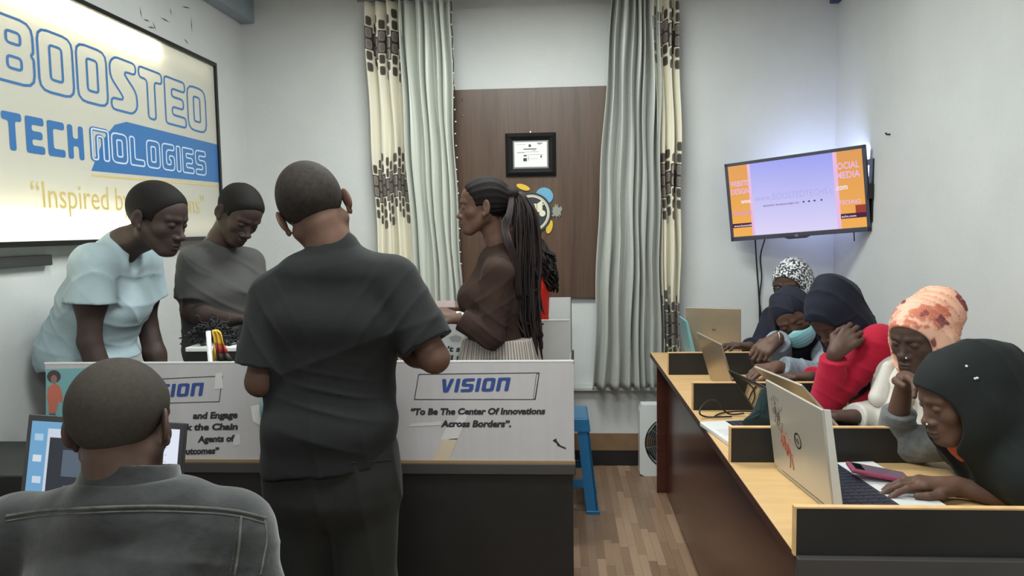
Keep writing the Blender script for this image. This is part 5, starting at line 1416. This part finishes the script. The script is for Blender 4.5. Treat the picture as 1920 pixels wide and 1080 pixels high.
# ---------------------------------------------------------------- man in the grey T-shirt looking down
J = dict(head=P(448, 402, 3.1), hR=frame((.62, -.42, -.58), (.50, -.15, .80)), neck=P(410, 462, 3.14), chest=P(416, 550, 3.12), waist=P(412, 650, 3.12), pelvis=V3(-1.43, 3.13, .93),
         sl=P(468, 494, 3.24), sr=P(366, 492, 3.0), er=P(358, 588, 2.97), el=P(482, 590, 3.16), wr=P(432, 600, 2.90), wl=P(470, 615, 2.95), foot=V3(.7, -.7, 0))
standing(J, (-1.43, 3.14), hl=nrm(V3(-.4, -.9, 0)), sep=.085)
F = Fig('person in a grey T-shirt looking down behind the small flag', J, SK['b'], (-1.43, 3.14, 0), hs=1.02, closed=True)
F.body(); F.addhand('r', (.9, -.1, .05), (0, 0, -1), -1, curl=(.5,)*4); F.addhand('l', (.6, -.7, 0), (0, 0, -1), 1, curl=(.5,)*4)
F.build(headv=.0032); F.hair(.007)
q = F.torso((.17, .168, .160, .172, .14), (.13, .13, .125, .122, .085), low=.04, top=.3)
pel = np.asarray(J['pelvis']); nb = np.asarray(J['neck'])
q.add(cap(nb-(0, 0, .028), J['sl'], .052, .056), .04); q.add(cap(nb-(0, 0, .028), J['sr'], .052, .056), .04); q.add(cap(nb-(0, 0, .05), nb, .072, .060), .03)
F.sleeves(q, .064, .070, 0, .72)
q.post += [foldf(.005, (5, 8, 14), 12), lines_fold(.008, 45, (.6, 0, .8), 4, 4, np.asarray(J['chest']), .2)]
q.sub(cap(nb+(.01, -.01, 0), nb+(.07, -.04, .12), .056, .06), .004); q.cut(pel-(0, 0, .04), (0, 0, 1))
F.part('shirt', q, *bounds([J[n] for n in ('neck', 'sl', 'sr', 'pelvis', 'er', 'el')], .17), .006, cloth('grey_cotton', (74, 73, 72), .85, vs=4))
trousers(F, tro, v=.01); shoes(F, M['plastic_black'])

# ---------------------------------------------------------------- woman in the brown velvet top
J = dict(head=P(907, 388, 3.0), hR=frame((-1, -.06, -.02), (-.04, 0, 1)), neck=P(938, 466, 3.02), chest=P(920, 560, 3.0), waist=P(930, 640, 3.0), pelvis=P(938, 715, 3.0),
         sl=P(934, 512, 2.87), sr=P(930, 506, 3.15), el=P(922, 630, 2.83), er=P(905, 620, 3.17), wl=P(862, 597, 2.85), wr=P(862, 580, 3.05), foot=V3(-1, 0, 0))
standing(J, (J['pelvis'][0], 3.0), hl=V3(0, 1, 0), sep=.08)
F = Fig('person with a long braided ponytail, brown velvet top and striped pleated skirt', J, SK['c'], (J['pelvis'][0], 3.0, 0), fem=True, hs=.98)
F.body(); F.addhand('l', (-.95, .1, .28), (.2, .3, -1), -1, curl=(.35, .4, .45, .5), sc=.92); F.addhand('r', (-.9, -.1, .1), (0, -.2, -1), 1, curl=(.3, .4, .5, .5), sc=.92)
F.build(headv=.0028)
F.eyes((0, 1, 0))
hf = hair_field(.006)
def rows(p):
    an = np.arctan2(p[:, 0], p[:, 2]-.0); return (hf(p)+.0022*np.abs(np.sin(an*11+.6*np.sin(p[:, 1]*20)))).astype(f32)
H = np.asarray(J['head']); f = S().group(rows, H, .13*F.hs, F.R, F.hs, .001); f.add(ell(P(962, 366, 3.0), (.030, .040, .030)), .02)
F.part('hair', f, H-.15, H+.15, .0028, pm('black_braids', (26, 22, 22), .8, .3, 120, bump=.4, bs=300, spec=.15))
brd = [pm('braid_dark', (32, 25, 26), .6, .2, 60, spec=.25), pm('braid_brown', (54, 40, 40), .6, .2, 60, spec=.25)]
rr = random.Random(2); tails = [MB(), MB()]
for i in range(150):
    a = rr.uniform(-1, 1); b = rr.uniform(-1, 1); e = rr.uniform(600, 688) if rr.random() < .75 else rr.uniform(520, 600)
    if a < 0: e = min(e, 650+30*rr.random())
    pts = [(962+5*a, 362+6*b, 3.0+.012*b), (978+13*a, 374, 3.0+.03*b), (986+22*a, 410, 3.0+.055*b), (988+26*a, 470, 3.01+.07*b), (987+25*a, 540, 3.01+.075*b), (989+24*a, 600, 3.01+.075*b), (1000+(18 if a > 0 else 24)*a+rr.uniform(-4, 4), e, 3.01+.07*b)]
    Q = path([P(*p) for p in pts if p[1] <= e], 4)
    Q = [Vector((p.x+.0025*math.sin(j*1.1+i), p.y, p.z)) for j, p in enumerate(Q)]
    tails[0 if rr.random() < .7 else 1].tube(Q, [.0048]*(len(Q)-1)+[.0015], 5)
for i in range(10):   # loose loops in front of the shoulder
    a = rr.uniform(-1, 1); pts = [(960+4*a, 366, 2.97), (956+6*a, 400, 2.92), (948+8*a, 425+6*a, 2.90), (954+8*a, 455, 2.87), (966+6*a, 490, 2.88), (975+5*a, 560, 2.90)]
    tails[i % 2].tube(path([P(*p) for p in pts], 4), .0045, 5)
for i, t_ in enumerate(tails): o = t_.obj('ponytail', brd[i], F.root, True); o['kind'] = 'stuff'
q = F.torso((.15, .15, .128, .150, .115), (.125, .12, .105, .118, .078), low=.0, top=.3); nb = np.asarray(J['neck']); che = np.asarray(J['chest']); wai = np.asarray(J['waist'])
q.add(ell(che+(-.065, -.065, .015), (.062, .062, .060)), .03); q.add(ell(che+(-.065, .065, .015), (.062, .062, .060)), .03)
q.add(cap(nb-(0, 0, .03), J['sl'], .048, .056), .04); q.add(cap(nb-(0, 0, .03), J['sr'], .048, .056), .04); q.add(cap(nb-(0, 0, .04), nb-(0, 0, .01), .066, .054), .03)
F.sleeves(q, .056, .040, 0, 1.93)
q.post += [foldf(.004, (7, 11, 18), 6), lines_fold(.007, 60, (.6, 0, .8), 4, 4, np.asarray(J['el']), .12), lines_fold(.006, 50, (-.5, 0, .8), 5, 4, np.asarray(J['sl'])-(0, 0, .08), .1)]
q.sub(cap(nb+(-.012, 0, -.005), nb+(-.05, 0, .12), .052, .055), .004); q.cut(wai-(0, 0, .035), (.05, 0, 1))
F.part('velvet_top', q, *bounds([J[n] for n in ('neck', 'sl', 'sr', 'el', 'er', 'wl', 'wr', 'waist')], .15), .005, cloth('brown_velvet', (48, 34, 29), .85, (62, 45, 38), 5, bump=.3, sheen=.02))
def pleat(name, cols):
    m, t, b = newmat(name); tc = t.node('ShaderNodeTexCoord'); sp = t.node('ShaderNodeSeparateXYZ'); t.l.new(tc.outputs['Object'], sp.inputs[0])
    an = t.m('ARCTAN2', t.m('SUBTRACT', sp.outputs[1], 0), sp.outputs[0]); n = t.noise(tc.outputs['Object'], 3, 1)
    x = t.m('FRACT', t.m('ADD', t.m('MULTIPLY', an, 12.7), t.m('MULTIPLY', n, .6))); s1 = t.m('LESS_THAN', x, .28); s2 = t.m('GREATER_THAN', t.m('FRACT', t.m('MULTIPLY', an, 31.3)), .72)
    t.put(t.mix(t.m('MAXIMUM', s1, t.m('MULTIPLY', s2, .6)), lin(cols[0]), lin(cols[1])), b.inputs['Base Color']); b.inputs['Roughness'].default_value = .7; return m
def skirtf(c, z0, z1, r0, r1, np_, amp):
    def f(p):
        s_ = np.clip((z0-p[:, 2])/(z0-z1), 0, 1); x, y = p[:, 0]-c[0], p[:, 1]-c[1]; rr_ = np.sqrt(x*x*.95+y*y*1.1)
        a = np.arctan2(y, x); return ((rr_-(r0+(r1-r0)*s_)-amp*(.4+s_)*np.abs(np.sin(a*np_)))*.8).astype(f32)
    return S().add((f, A3((c[0], c[1], (z0+z1)/2)), 1.), .001).cut((0, 0, z0), (0, 0, -1)).cut((0, 0, z1), (0, 0, 1))
sf = skirtf(wai+(.015, 0, 0), wai[2]+.02, .42, .145, .27, 22, .008); lo = V3(wai[0]-.36, wai[1]-.36, .40); hi = V3(wai[0]+.36, wai[1]+.36, wai[2]+.04)
F.part('pleated_skirt', sf, lo, hi, .008, pleat('striped_pleats', ((196, 188, 180), (104, 90, 84)))); shoes(F, M['plastic_black'])
F.part('cuff', S().add(cap(J['wl']+(.008, 0, 0), J['wl']+(-.006, .002, .004), .024, .024), .001), J['wl']-.05, J['wl']+.05, .004, cloth('white_cuff', (196, 192, 188)))

# ---------------------------------------------------------------- woman in red behind her
J = dict(head=P(957, 412, 3.74), hR=frame((-1, .15, -.1), (0, 0, 1)), neck=P(975, 470, 3.76), chest=P(985, 540, 3.75), waist=P(985, 615, 3.75), pelvis=P(985, 680, 3.75),
         sl=P(982, 498, 3.62), sr=P(980, 494, 3.90), el=P(965, 590, 3.6), er=P(965, 590, 3.92), wl=P(930, 610, 3.60), wr=P(930, 610, 3.9), foot=V3(-1, 0, 0))
standing(J, (J['pelvis'][0], 3.75), hl=V3(0, 1, 0), sep=.07)
F = Fig('person in bright red with long black curly hair behind the ponytailed woman', J, SK['a'], (J['pelvis'][0], 3.75, 0), fem=True, hs=.95)
F.body(.95); F.addhand('l', (-1, 0, 0), (0, 0, -1), -1, sc=.9); F.addhand('r', (-1, 0, 0), (0, 0, -1), 1, sc=.9)
F.build(headv=.005, handv=.005, v=.01); F.hair(.012, v=.005)
mb = MB()
for i in range(170):
    a, b = rr.uniform(-1, 1), rr.uniform(-1, 1); e = rr.uniform(480, 550)
    pts = [(972+6*a, 405, 3.74+.05*b), (988+10*a, 430, 3.74+.07*b), (1008+14*a, 462, 3.72+.09*b), (1028+13*a, 505, 3.70+.10*b), (1034+10*a, e, 3.70+.10*b)]
    Q = path([P(*p) for p in pts if p[1] <= e], 8); Q = [Vector((p.x+.008*math.sin(j*1.0+i), p.y+.006*math.cos(j*1.3+i), p.z)) for j, p in enumerate(Q)]
    mb.tube(Q, [.0055]*(len(Q)-1)+[.002], 4)
o = mb.obj('long_curls', M['hair'], F.root, True); o['kind'] = 'stuff'
q = F.torso((.14, .14, .125, .142, .11), (.118, .12, .118, .122, .08), low=.25, top=.3); nb = np.asarray(J['neck'])
q.add(cap(nb-(0, 0, .03), J['sl'], .046, .052), .04); q.add(cap(nb-(0, 0, .03), J['sr'], .046, .052), .04)
F.sleeves(q, .052, .040, 0, 1.9); q.post.append(foldf(.004, (6, 9, 14), 3))
F.part('red_dress', q, *bounds([J[n] for n in ('neck', 'sl', 'sr', 'el', 'er', 'wl', 'wr', 'pelvis')], .2), .007, cloth('red_fabric', (216, 40, 26), .7, vs=3))
trousers(F, tro, .085, .062, v=.01); shoes(F, M['plastic_black'])
# leaflet both women look at
a = P(822, 566, 2.95)
lf = MB(); lf.box((a[0]-.01, 2.93, a[2]-.02), (a[0]+.07, 2.932, a[2]+.006)); prop(lf.obj('leaflet', pm('pink_leaflet', (214, 190, 190), .6)), 'pale leaflet held in the hands of the ponytailed woman', 'leaflet')

# ================================================================ women seated along the maple desk
def hijab(F, m, v=.0045, big=1., opening=(.130, .145, .112), oc=(0, .158, -.033), bun=None, drape_=None, extra=None, free=None, fold=.003, seed=1, name='headscarf', lines=None, rim=0.):
    H = np.asarray(F.J['head'], dtype=float); R = F.R; hs = F.hs
    h = S(); h.add(ell((0, -.016, .030), (.090*big, .114*big, .102*big)), .02); h.add(ell((0, .030, -.05), (.078, .070, .085)), .04); h.add(ell((0, -.016, -.004), (.106, .040, .052)), .03)
    if bun: h.add(ell(bun[0], bun[1]), .05)
    q = S().group(h, H, .22*hs, R, hs, .02)
    for pr in drape_ or []: q.add(pr, .05)
    q.post.append(foldf(fold, (7, 12, 20), seed))
    if lines: q.post.append(lines)
    o = S().add(ell(oc, opening), .01)
    q.group(o, H, .21*hs, R, hs, .008, op='-')
    if free: q.group(S().add(cap((0, .135, -.05), (0, .110, -.20), *free), .01), H, .24*hs, R, hs, .01, op='-')
    pts = [H-.19, H+.19]+[p[1] for p in drape_ or []]; rad = max([.0]+[0]); lo, hi = bounds(pts, .0)
    for p in drape_ or []: lo = np.minimum(lo, p[1]-p[2]); hi = np.maximum(hi, p[1]+p[2])
    return F.part(name, q, lo-.02, hi+.02, v, m)
def seated(label, J, skin, fem=True, hs=.95, closed=True, y=None, x=1.34, back=None, stool_label=None, v=.010):
    y = J['pelvis'][1]; J.setdefault('hl', V3(x, y-.085, .49)); J.setdefault('hr', V3(x, y+.085, .49)); J.setdefault('kl', V3(x-.40, y-.10, .50)); J.setdefault('kr', V3(x-.40, y+.10, .50))
    J.setdefault('al', V3(x-.42, y-.1, .09)); J.setdefault('ar', V3(x-.42, y+.1, .09)); J['foot'] = V3(-1, 0, 0)
    F = Fig(label, J, skin, (x, y, 0), fem=fem, hs=hs, closed=closed)
    F.body(); return F
def longskirt(F, m, v=.012):
    J = F.J; q = S().add(cap(J['hl'], J['kl'], .10, .085), .08).add(cap(J['hr'], J['kr'], .10, .085), .08).add(cap(J['kl'], J['al'], .085, .11), .09).add(cap(J['kr'], J['ar'], .085, .11), .09).add(ell(J['pelvis'], (.13, .17, .10)), .05).cut((0, 0, .05), (0, 0, 1))
    F.part('long_skirt', q, *bounds([J[x+n] for x in 'hka' for n in 'lr'], .2), v, m); shoes(F, M['plastic_black'])
blackcloth = cloth('black_scarf_cloth', (25, 28, 28), .8, (34, 38, 37), 3, sheen=.03, bump=.2); navycloth = cloth('navy_black_scarf_cloth', (24, 26, 38), .8, (34, 36, 50), 3, sheen=.03, bump=.2)

# ---- nearest: black headscarf
J = dict(head=P(1798, 746, 1.93), hR=frame((-.955, -.06, -.29), (-.30, 0, .95)), neck=V3(1.13, 1.96, .915), chest=V3(1.22, 1.95, .78), waist=V3(1.31, 1.95, .62), pelvis=V3(1.36, 1.95, .52),
         sl=V3(1.17, 1.80, .90), sr=V3(1.14, 2.12, .90), el=V3(1.16, 1.80, .83), er=P(1672, 842, 2.29), wl=P(1792, 912, 1.92), wr=P(1697, 712, 2.20))
J['el'] = V3(1.20, 1.84, .80)
F = seated('person in a plain black headscarf resting one hand on a phone at the nearest laptop', J, SK['c'], hs=.95)
F.addhand('l', (-.98, .06, .06), (-.05, 0, -1), -1, curl=(.28, .30, .34, .38), thumb=.3, sc=1.02, spread=.16)
F.addhand('r', (.02, -.95, .12), (-.3, .1, -1), 1, curl=(.5, .5, .55, .6), sc=.98)
F.build(headv=.0025, handv=.0025)
nb = np.asarray(J['neck']); H = np.asarray(J['head'])
hijab(F, blackcloth, .0042, 1.06, free=(.085, .080), bun=((0, -.09, .03), (.088, .10, .098)), seed=3, fold=.0025,
      drape_=[cap(H+(.03, 0, -.06), nb+(.02, 0, -.03), .105, .12), cap(nb+(.0, -.15, -.03), nb+(.0, .15, -.03), .085, .085), ell(nb+(.10, 0, -.05), (.15, .20, .17)), ell(nb+(.16, 0, -.20), (.14, .19, .2)), ell(H+(.14, 0, -.045), (.09, .10, .11))], lines=lines_fold(.004, 38, (.8, .2, .4), 4, 2.5))
q = F.torso((.16, .15, .135, .14, .11), (.13, .12, .11, .11, .08), low=.05, top=.4); q.add(cap(nb-(0, 0, .028), J['sl'], .05, .056), .04); q.add(cap(nb-(0, 0, .028), J['sr'], .05, .056), .04)
F.sleeves(q, .058, .044, 0, 1.55, 'r'); F.sleeves(q, .058, .046, 0, 1.35, 'l'); q.post.append(foldf(.004, (8, 13, 20), 5))
F.part('grey_top', q, *bounds([J[n] for n in ('neck', 'sl', 'sr', 'el', 'er', 'wr', 'wl', 'pelvis')], .16), .006, cloth('marled_grey', (84, 86, 86), .8, (132, 134, 132), 14, sheen=.3, st=(1, 1, 1)))
F.part('orange_neckband', S().add(cap(H+F.R@V3(0, .01, -.12)*.95, nb+(-.055, .0, .0), .050, .062), .01), nb-.2, nb+.2, .006, cloth('orange_fabric', (196, 88, 58), .7))
longskirt(F, blackcloth); stool((1.36, 1.95, 0), 'blue plastic stool under the woman in the plain black headscarf', hgt=.42)
pinm = pm('rhinestone', (235, 235, 240), .1, 0, metal=.6); hit = caster([c for c in F.root.children if c.name.startswith('headscarf')][0])
for px, py in ((1812, 687), (1828, 710), (1832, 709)):
    p = hit(px, py, .001)
    if p is not None:
        bm = bmesh.new(); bmesh.ops.create_icosphere(bm, subdivisions=2, radius=.0035); V = [v.co+p for v in bm.verts]; Fc = [[v.index for v in f.verts] for f in bm.faces]; bm.free(); obj('scarf_pin', V, Fc, pinm, F.root, True)
p = Vector(H+F.R@(V3(-.017, .108, -.036)*.95)); bm = bmesh.new(); bmesh.ops.create_icosphere(bm, subdivisions=2, radius=.0026); obj('nose_stud', [v.co+p for v in bm.verts], [[v.index for v in f.verts] for f in bm.faces], pinm, F.root, True); bm.free()

# ---- peach patterned headscarf
def peach():
    m, t, b = newmat('peach_floral_scarf'); v = t.obj(); n = t.noise(v, 9, 2); s1 = t.ramp(t.noise(v, 11, 3, .6), .54, .58); s2 = t.ramp(t.noise(t.obj((1, 1.3, .8)), 16, 2), .60, .64)
    g = t.ramp(t.noise(v, 300, 1), .62, .7)
    c = t.mix(s1, lin((240, 184, 156)), lin((206, 114, 84))); c = t.mix(s2, c, lin((140, 60, 58))); c = t.mix(t.m('MULTIPLY', g, .5), c, lin((250, 214, 196)))
    t.put(c, b.inputs['Base Color']); b.inputs['Roughness'].default_value = .6; b.inputs['Sheen Weight'].default_value = .3
    t.put(t.bump(t.noise(v, 30, 3), .3, .004), b.inputs['Normal']); return m
def speck(name, a, c, sc, thr=.5):
    m, t, b = newmat(name); v = t.obj(); vo = t.node('ShaderNodeTexVoronoi'); vo.inputs['Scale'].default_value = sc; t.l.new(v, vo.inputs[0])
    sp = t.node('ShaderNodeSeparateColor'); t.l.new(vo.outputs['Color'], sp.inputs[0])
    t.put(t.mix(t.m('GREATER_THAN', sp.outputs[0], thr), lin(a), lin(c)), b.inputs['Base Color']); b.inputs['Roughness'].default_value = .6; return m
J = dict(head=P(1722, 634, 2.5), hR=frame((-.80, -.56, -.20), (-.15, -.10, .98)), neck=V3(1.20, 2.52, 1.00), chest=V3(1.20, 2.54, .84), waist=V3(1.30, 2.54, .66), pelvis=V3(1.36, 2.54, .52),
         sl=V3(1.19, 2.39, .965), sr=V3(1.17, 2.69, .965), el=V3(1.17, 2.36, .80), er=V3(1.14, 2.66, .82), wl=V3(1.06, 2.30, .72), wr=P(1598, 782, 2.58))
F = seated('person in a peach floral headscarf and white jacket typing on the silver laptop', J, SK['a'], hs=.95)
F.addhand('r', (-.97, -.12, .12), (-.15, 0, -1), 1, curl=(.30, .35, .38, .42), sc=1.0, thumb=.6); F.addhand('l', (-.9, 0, -.2), (0, 0, -1), -1, sc=.9)
F.build(headv=.0028, handv=.003); nb = np.asarray(J['neck']); H = np.asarray(J['head'])
hijab(F, peach(), .0045, 1.0, free=(.075, .070), bun=((0, -.130, .060), (.082, .070, .082)), seed=5, drape_=[cap(H+(.05, .03, -.06), nb+(.06, .0, -.02), .085, .085)], lines=lambda p, g=lines_fold(.013, 95, (.55, .45, .5), 4, 5), R_=F.R, H_=H: g(p)*np.clip((-((p-H_.astype(f32))@R_)[:, 1]+.045)/.07, .15, 1), fold=.002)
q = F.torso((.15, .14, .128, .135, .10), (.12, .11, .105, .110, .075), low=.05, top=.35); q.post.append(foldf(.003, (8, 12, 18), 2))
F.part('speckled_dress', q, *bounds([J[n] for n in ('neck', 'pelvis', 'chest')], .17), .007, speck('speckled_sequin', (206, 206, 200), (60, 60, 58), 130))
q = F.torso((.165, .155, .145, .152, .115), (.135, .125, .120, .124, .09), low=-.08, top=.35); q.add(cap(nb-(0, 0, .03), J['sl'], .052, .062), .04); q.add(cap(nb-(0, 0, .03), J['sr'], .052, .062), .04)
F.sleeves(q, .062, .046, 0, 1.92, 'lr'); q.post.append(foldf(.005, (8, 12, 18), 8))
ch = np.asarray(J['chest']); q.sub(cap(ch+(-.16, -.05, -.22), nb+(-.12, -.03, .05), .075, .05), .006)
jack = cloth('white_denim', (206, 202, 194), .8, bump=.3)
o = F.part('white_jacket', q, *bounds([J[n] for n in ('neck', 'sl', 'sr', 'el', 'er', 'wl', 'wr', 'pelvis')], .15), .006, jack)
q = S().add(cap(nb+(-.05, -.09, -.01), nb+(-.11, -.05, -.10), .022, .030), .01).add(cap(nb+(-.08, .09, -.0), nb+(-.12, .07, -.10), .022, .032), .01)
F.part('jacket_collar', q, nb-.2, nb+.2, .005, jack)
longskirt(F, cloth('dark_dress', (36, 32, 36), .8)); stool((1.36, 2.54, 0), 'blue plastic stool under the woman in the peach headscarf', hgt=.42)
p = Vector(H+F.R@(V3(-.017, .108, -.036)*.95)); bm = bmesh.new(); bmesh.ops.create_icosphere(bm, subdivisions=2, radius=.003); obj('nose_stud', [v.co+p for v in bm.verts], [[v.index for v in f.verts] for f in bm.faces], pinm, F.root, True); bm.free()

# ---- red jumper, dark headscarf, hand on cheek
J = dict(head=P(1566, 594, 2.88), hR=frame((-.66, -.42, -.62), (-.42, -.25, .85)), neck=V3(1.18, 2.93, .985), chest=V3(1.24, 2.93, .85), waist=V3(1.32, 2.93, .66), pelvis=V3(1.36, 2.93, .52),
         sl=P(1650, 646, 2.74), sr=V3(1.16, 3.09, .97), el=P(1550, 750, 2.72), er=V3(1.06, 3.06, .84), wl=P(1565, 662, 2.66), wr=P(1520, 708, 2.96))
F = seated('person in a red jumper and dark pointed headscarf leaning a cheek on one fist', J, SK['d'], hs=.97)
F.addhand('l', (.62, .10, .62), (.45, .85, -.3), -1, curl=(1.2, 1.25, 1.3, 1.3), thumb=.8, sc=1.0); F.addhand('r', (-1, 0, .05), (0, 0, -1), 1, curl=(.4, .4, .5, .5), sc=.9)
F.build(headv=.003, handv=.003); nb = np.asarray(J['neck']); H = np.asarray(J['head'])
hijab(F, navycloth, .005, 1.12, bun=((.01, -.05, .095), (.055, .055, .060)), seed=8, drape_=[cap(H+(.05, 0, -.06), nb+(.0, 0, -.06), .10, .10), ell(nb+(-.01, .02, -.09), (.09, .11, .10))], lines=lines_fold(.005, 42, (.5, .4, .6), 4, 3))
q = F.torso((.165, .155, .142, .150, .115), (.135, .13, .12, .122, .09), low=.05, top=.3); q.add(cap(nb-(0, 0, .02), J['sl'], .058, .070), .04); q.add(cap(nb-(0, 0, .02), J['sr'], .058, .065), .04)
q.add(cap(nb-(0, 0, .02), nb+(.04, 0, .03), .075, .072), .03)
F.sleeves(q, .066, .044, 0, 1.88, 'lr'); q.post += [foldf(.004, (7, 12, 18), 15), lines_fold(.006, 60, (.5, 0, .8), 4, 5, np.asarray(J['el'])+(.06, 0, .03), .12)]
q.sub(cap(nb+(-.05, 0, .02), nb+(-.06, 0, .2), .060, .07), .004)
F.part('red_jumper', q, *bounds([J[n] for n in ('neck', 'sl', 'sr', 'el', 'er', 'wl', 'wr', 'pelvis')], .16), .006, cloth('crimson_knit', (172, 28, 54), .85, vs=4, bump=.3))
longskirt(F, navycloth); stool((1.36, 2.93, 0), 'blue plastic stool under the woman in the red jumper', hgt=.42)

# ---- face mask, grey denim sleeves
J = dict(head=P(1487, 594, 3.28), hR=frame((-.30, -.86, -.38), (-.50, -.12, .82)), neck=V3(1.10, 3.38, .965), chest=V3(1.18, 3.40, .83), waist=V3(1.30, 3.40, .66), pelvis=V3(1.36, 3.40, .52),
         sl=P(1556, 660, 3.24), sr=V3(1.02, 3.50, .93), el=P(1545, 712, 3.10), er=V3(.99, 3.42, .84), wl=P(1458, 688, 3.06), wr=P(1458, 634, 3.18))
J['hl'] = V3(1.34, 3.32, .49); J['hr'] = V3(1.34, 3.48, .49)
F = seated('person in a pale blue face mask and black headscarf resting on crossed arms', J, SK['c'], hs=.97)
F.addhand('l', (-.75, -.1, -.1), (.1, .2, -1), -1, curl=(1.1, 1.2, 1.2, 1.3), sc=1.0); F.addhand('r', (-.70, -.15, -.55), (.1, .5, -.8), 1, curl=(.9, .9, 1., 1.), sc=1.0)
F.build(headv=.003, handv=.0032); nb = np.asarray(J['neck']); H = np.asarray(J['head'])
hijab(F, navycloth, .005, .96, bun=((.0, -.07, .02), (.075, .07, .07)), seed=11, drape_=[cap(H+(.02, .04, -.08), nb+(.0, 0, -.04), .085, .10)], lines=lines_fold(.004, 45, (.5, .4, .6), 4, 3))
mk = S().add(ell((0, .060, -.058), (.072, .062, .060)), .01).add(ell((0, .092, -.040), (.024, .026, .026)), .02)
mk.sub(ell((0, .056, -.058), (.068, .058, .062)), .002).lim(lambda p: .016-p[:, 1], .003)
mk.lim(lambda p: p[:, 2]-(-.014-.35*np.abs(p[:, 0])), .003)
mk.post.append(lambda p: (.0004*np.sin(p[:, 2]*420)).astype(f32))
F.part('face_mask', S().group(mk, H, .14, F.R, F.hs, .001), H-.14, H+.14, .003, cloth('pale_blue_mask', (128, 190, 198), .7, (150, 206, 212), 3, bump=.1))
ml = MB()
for sx in (-1, 1):
    ml.tube(path([Vector(H+F.R@(V3(sx*a, b, c)*F.hs)) for a, b, c in ((.058, .055, -.045), (.078, .02, -.02), (.094, -.01, .01))], 5), .0016, 5)
ml.obj('ear_loop', M['white'], F.root, True)
q = F.torso((.15, .14, .13, .14, .11), (.12, .12, .11, .115, .085), low=.05, top=.3); q.add(cap(nb-(0, 0, .03), J['sl'], .052, .062), .04); q.add(cap(nb-(0, 0, .03), J['sr'], .052, .062), .04)
F.sleeves(q, .064, .050, 0, 1.90, 'lr'); q.post += [foldf(.005, (9, 14, 22), 19), lines_fold(.008, 70, (.9, 0, .3), 4, 6, np.asarray(J['el'])+(-.03, 0, 0), .15)]
F.part('denim_jacket', q, *bounds([J[n] for n in ('neck', 'sl', 'sr', 'el', 'er', 'wl', 'wr', 'pelvis')], .14), .0055, cloth('pale_grey_denim', (112, 122, 134), .85, (150, 158, 166), 12, bump=.4))
MB().tube([Vector(np.asarray(J['wr'])+(-.0, 0, 0)+V3(0, .030*math.cos(a), .030*math.sin(a))) for a in [2*PI*i/20 for i in range(21)]], .003, 6, False).obj('bracelet', M['chrome'], F.root, True)
longskirt(F, navycloth); stool((1.36, 3.40, 0), 'blue plastic stool under the woman with the face mask', hgt=.42)

# ---- farthest: speckled headscarf and glasses
J = dict(head=P(1484, 533, 3.85), hR=frame((-.62, -.70, -.22), (-.12, -.12, .98)), neck=V3(1.20, 3.90, 1.03), chest=V3(1.22, 3.88, .88), waist=V3(1.30, 3.88, .68), pelvis=V3(1.34, 3.88, .52),
         sl=P(1532, 600, 3.80), sr=P(1446, 598, 3.86), el=P(1540, 660, 3.72), er=P(1424, 658, 3.80), wl=V3(1.08, 3.68, .82), wr=P(1406, 650, 3.72))
J['sr'] = P(1452, 598, 3.96)
F = seated('person in glasses and a black and white speckled headscarf, farthest along the desk', J, SK['a'], hs=.97, closed=False)
F.addhand('r', (-.8, -.2, .1), (0, 0, -1), 1, curl=(.4, .4, .5, .5), sc=.95); F.addhand('l', (-.9, -.1, 0), (0, 0, -1), -1, sc=.9)
F.build(headv=.0032, handv=.004); F.eyes((0, 1, -.15)); nb = np.asarray(J['neck']); H = np.asarray(J['head'])
hijab(F, speck('speckled_scarf', (214, 214, 216), (40, 40, 48), 150, .52), .005, 1.04, seed=14, bun=((.01, -.06, -.01), (.08, .08, .09)), drape_=[cap(H+(.06, .02, -.05), nb+(.06, 0, -.02), .07, .07)])
gl = MB()
for sx in (-1, 1):
    gl.tube([Vector(H+F.R@(V3(sx*.031+.023*math.cos(a), .103+.0-.010*abs(math.cos(a)), .001+.016*math.sin(a))*F.hs)) for a in [2*PI*i/20 for i in range(21)]], .0022, 6, False)
    gl.tube([Vector(H+F.R@(V3(sx*.054, .094, .004)*F.hs)), Vector(H+F.R@(V3(sx*.078, .0, .004)*F.hs))], .0022, 6)
gl.tube([Vector(H+F.R@(V3(-.009, .104, .003)*F.hs)), Vector(H+F.R@(V3(.009, .104, .003)*F.hs))], .0022, 6); gl.obj('glasses', M['plastic_black'], F.root, True)
q = F.torso((.15, .14, .13, .14, .11), (.12, .12, .11, .115, .085), low=.05, top=.3); q.add(cap(nb-(0, 0, .03), J['sl'], .052, .062), .04); q.add(cap(nb-(0, 0, .03), J['sr'], .052, .064), .04)
F.sleeves(q, .064, .050, 0, 1.9, 'lr'); q.post.append(foldf(.004, (8, 12, 18), 29))
F.part('black_dress', q, *bounds([J[n] for n in ('neck', 'sl', 'sr', 'el', 'er', 'wl', 'wr', 'pelvis')], .14), .007, navycloth)
longskirt(F, navycloth); stool((1.34, 3.88, 0), 'blue plastic stool under the woman in the speckled headscarf', hgt=.42)
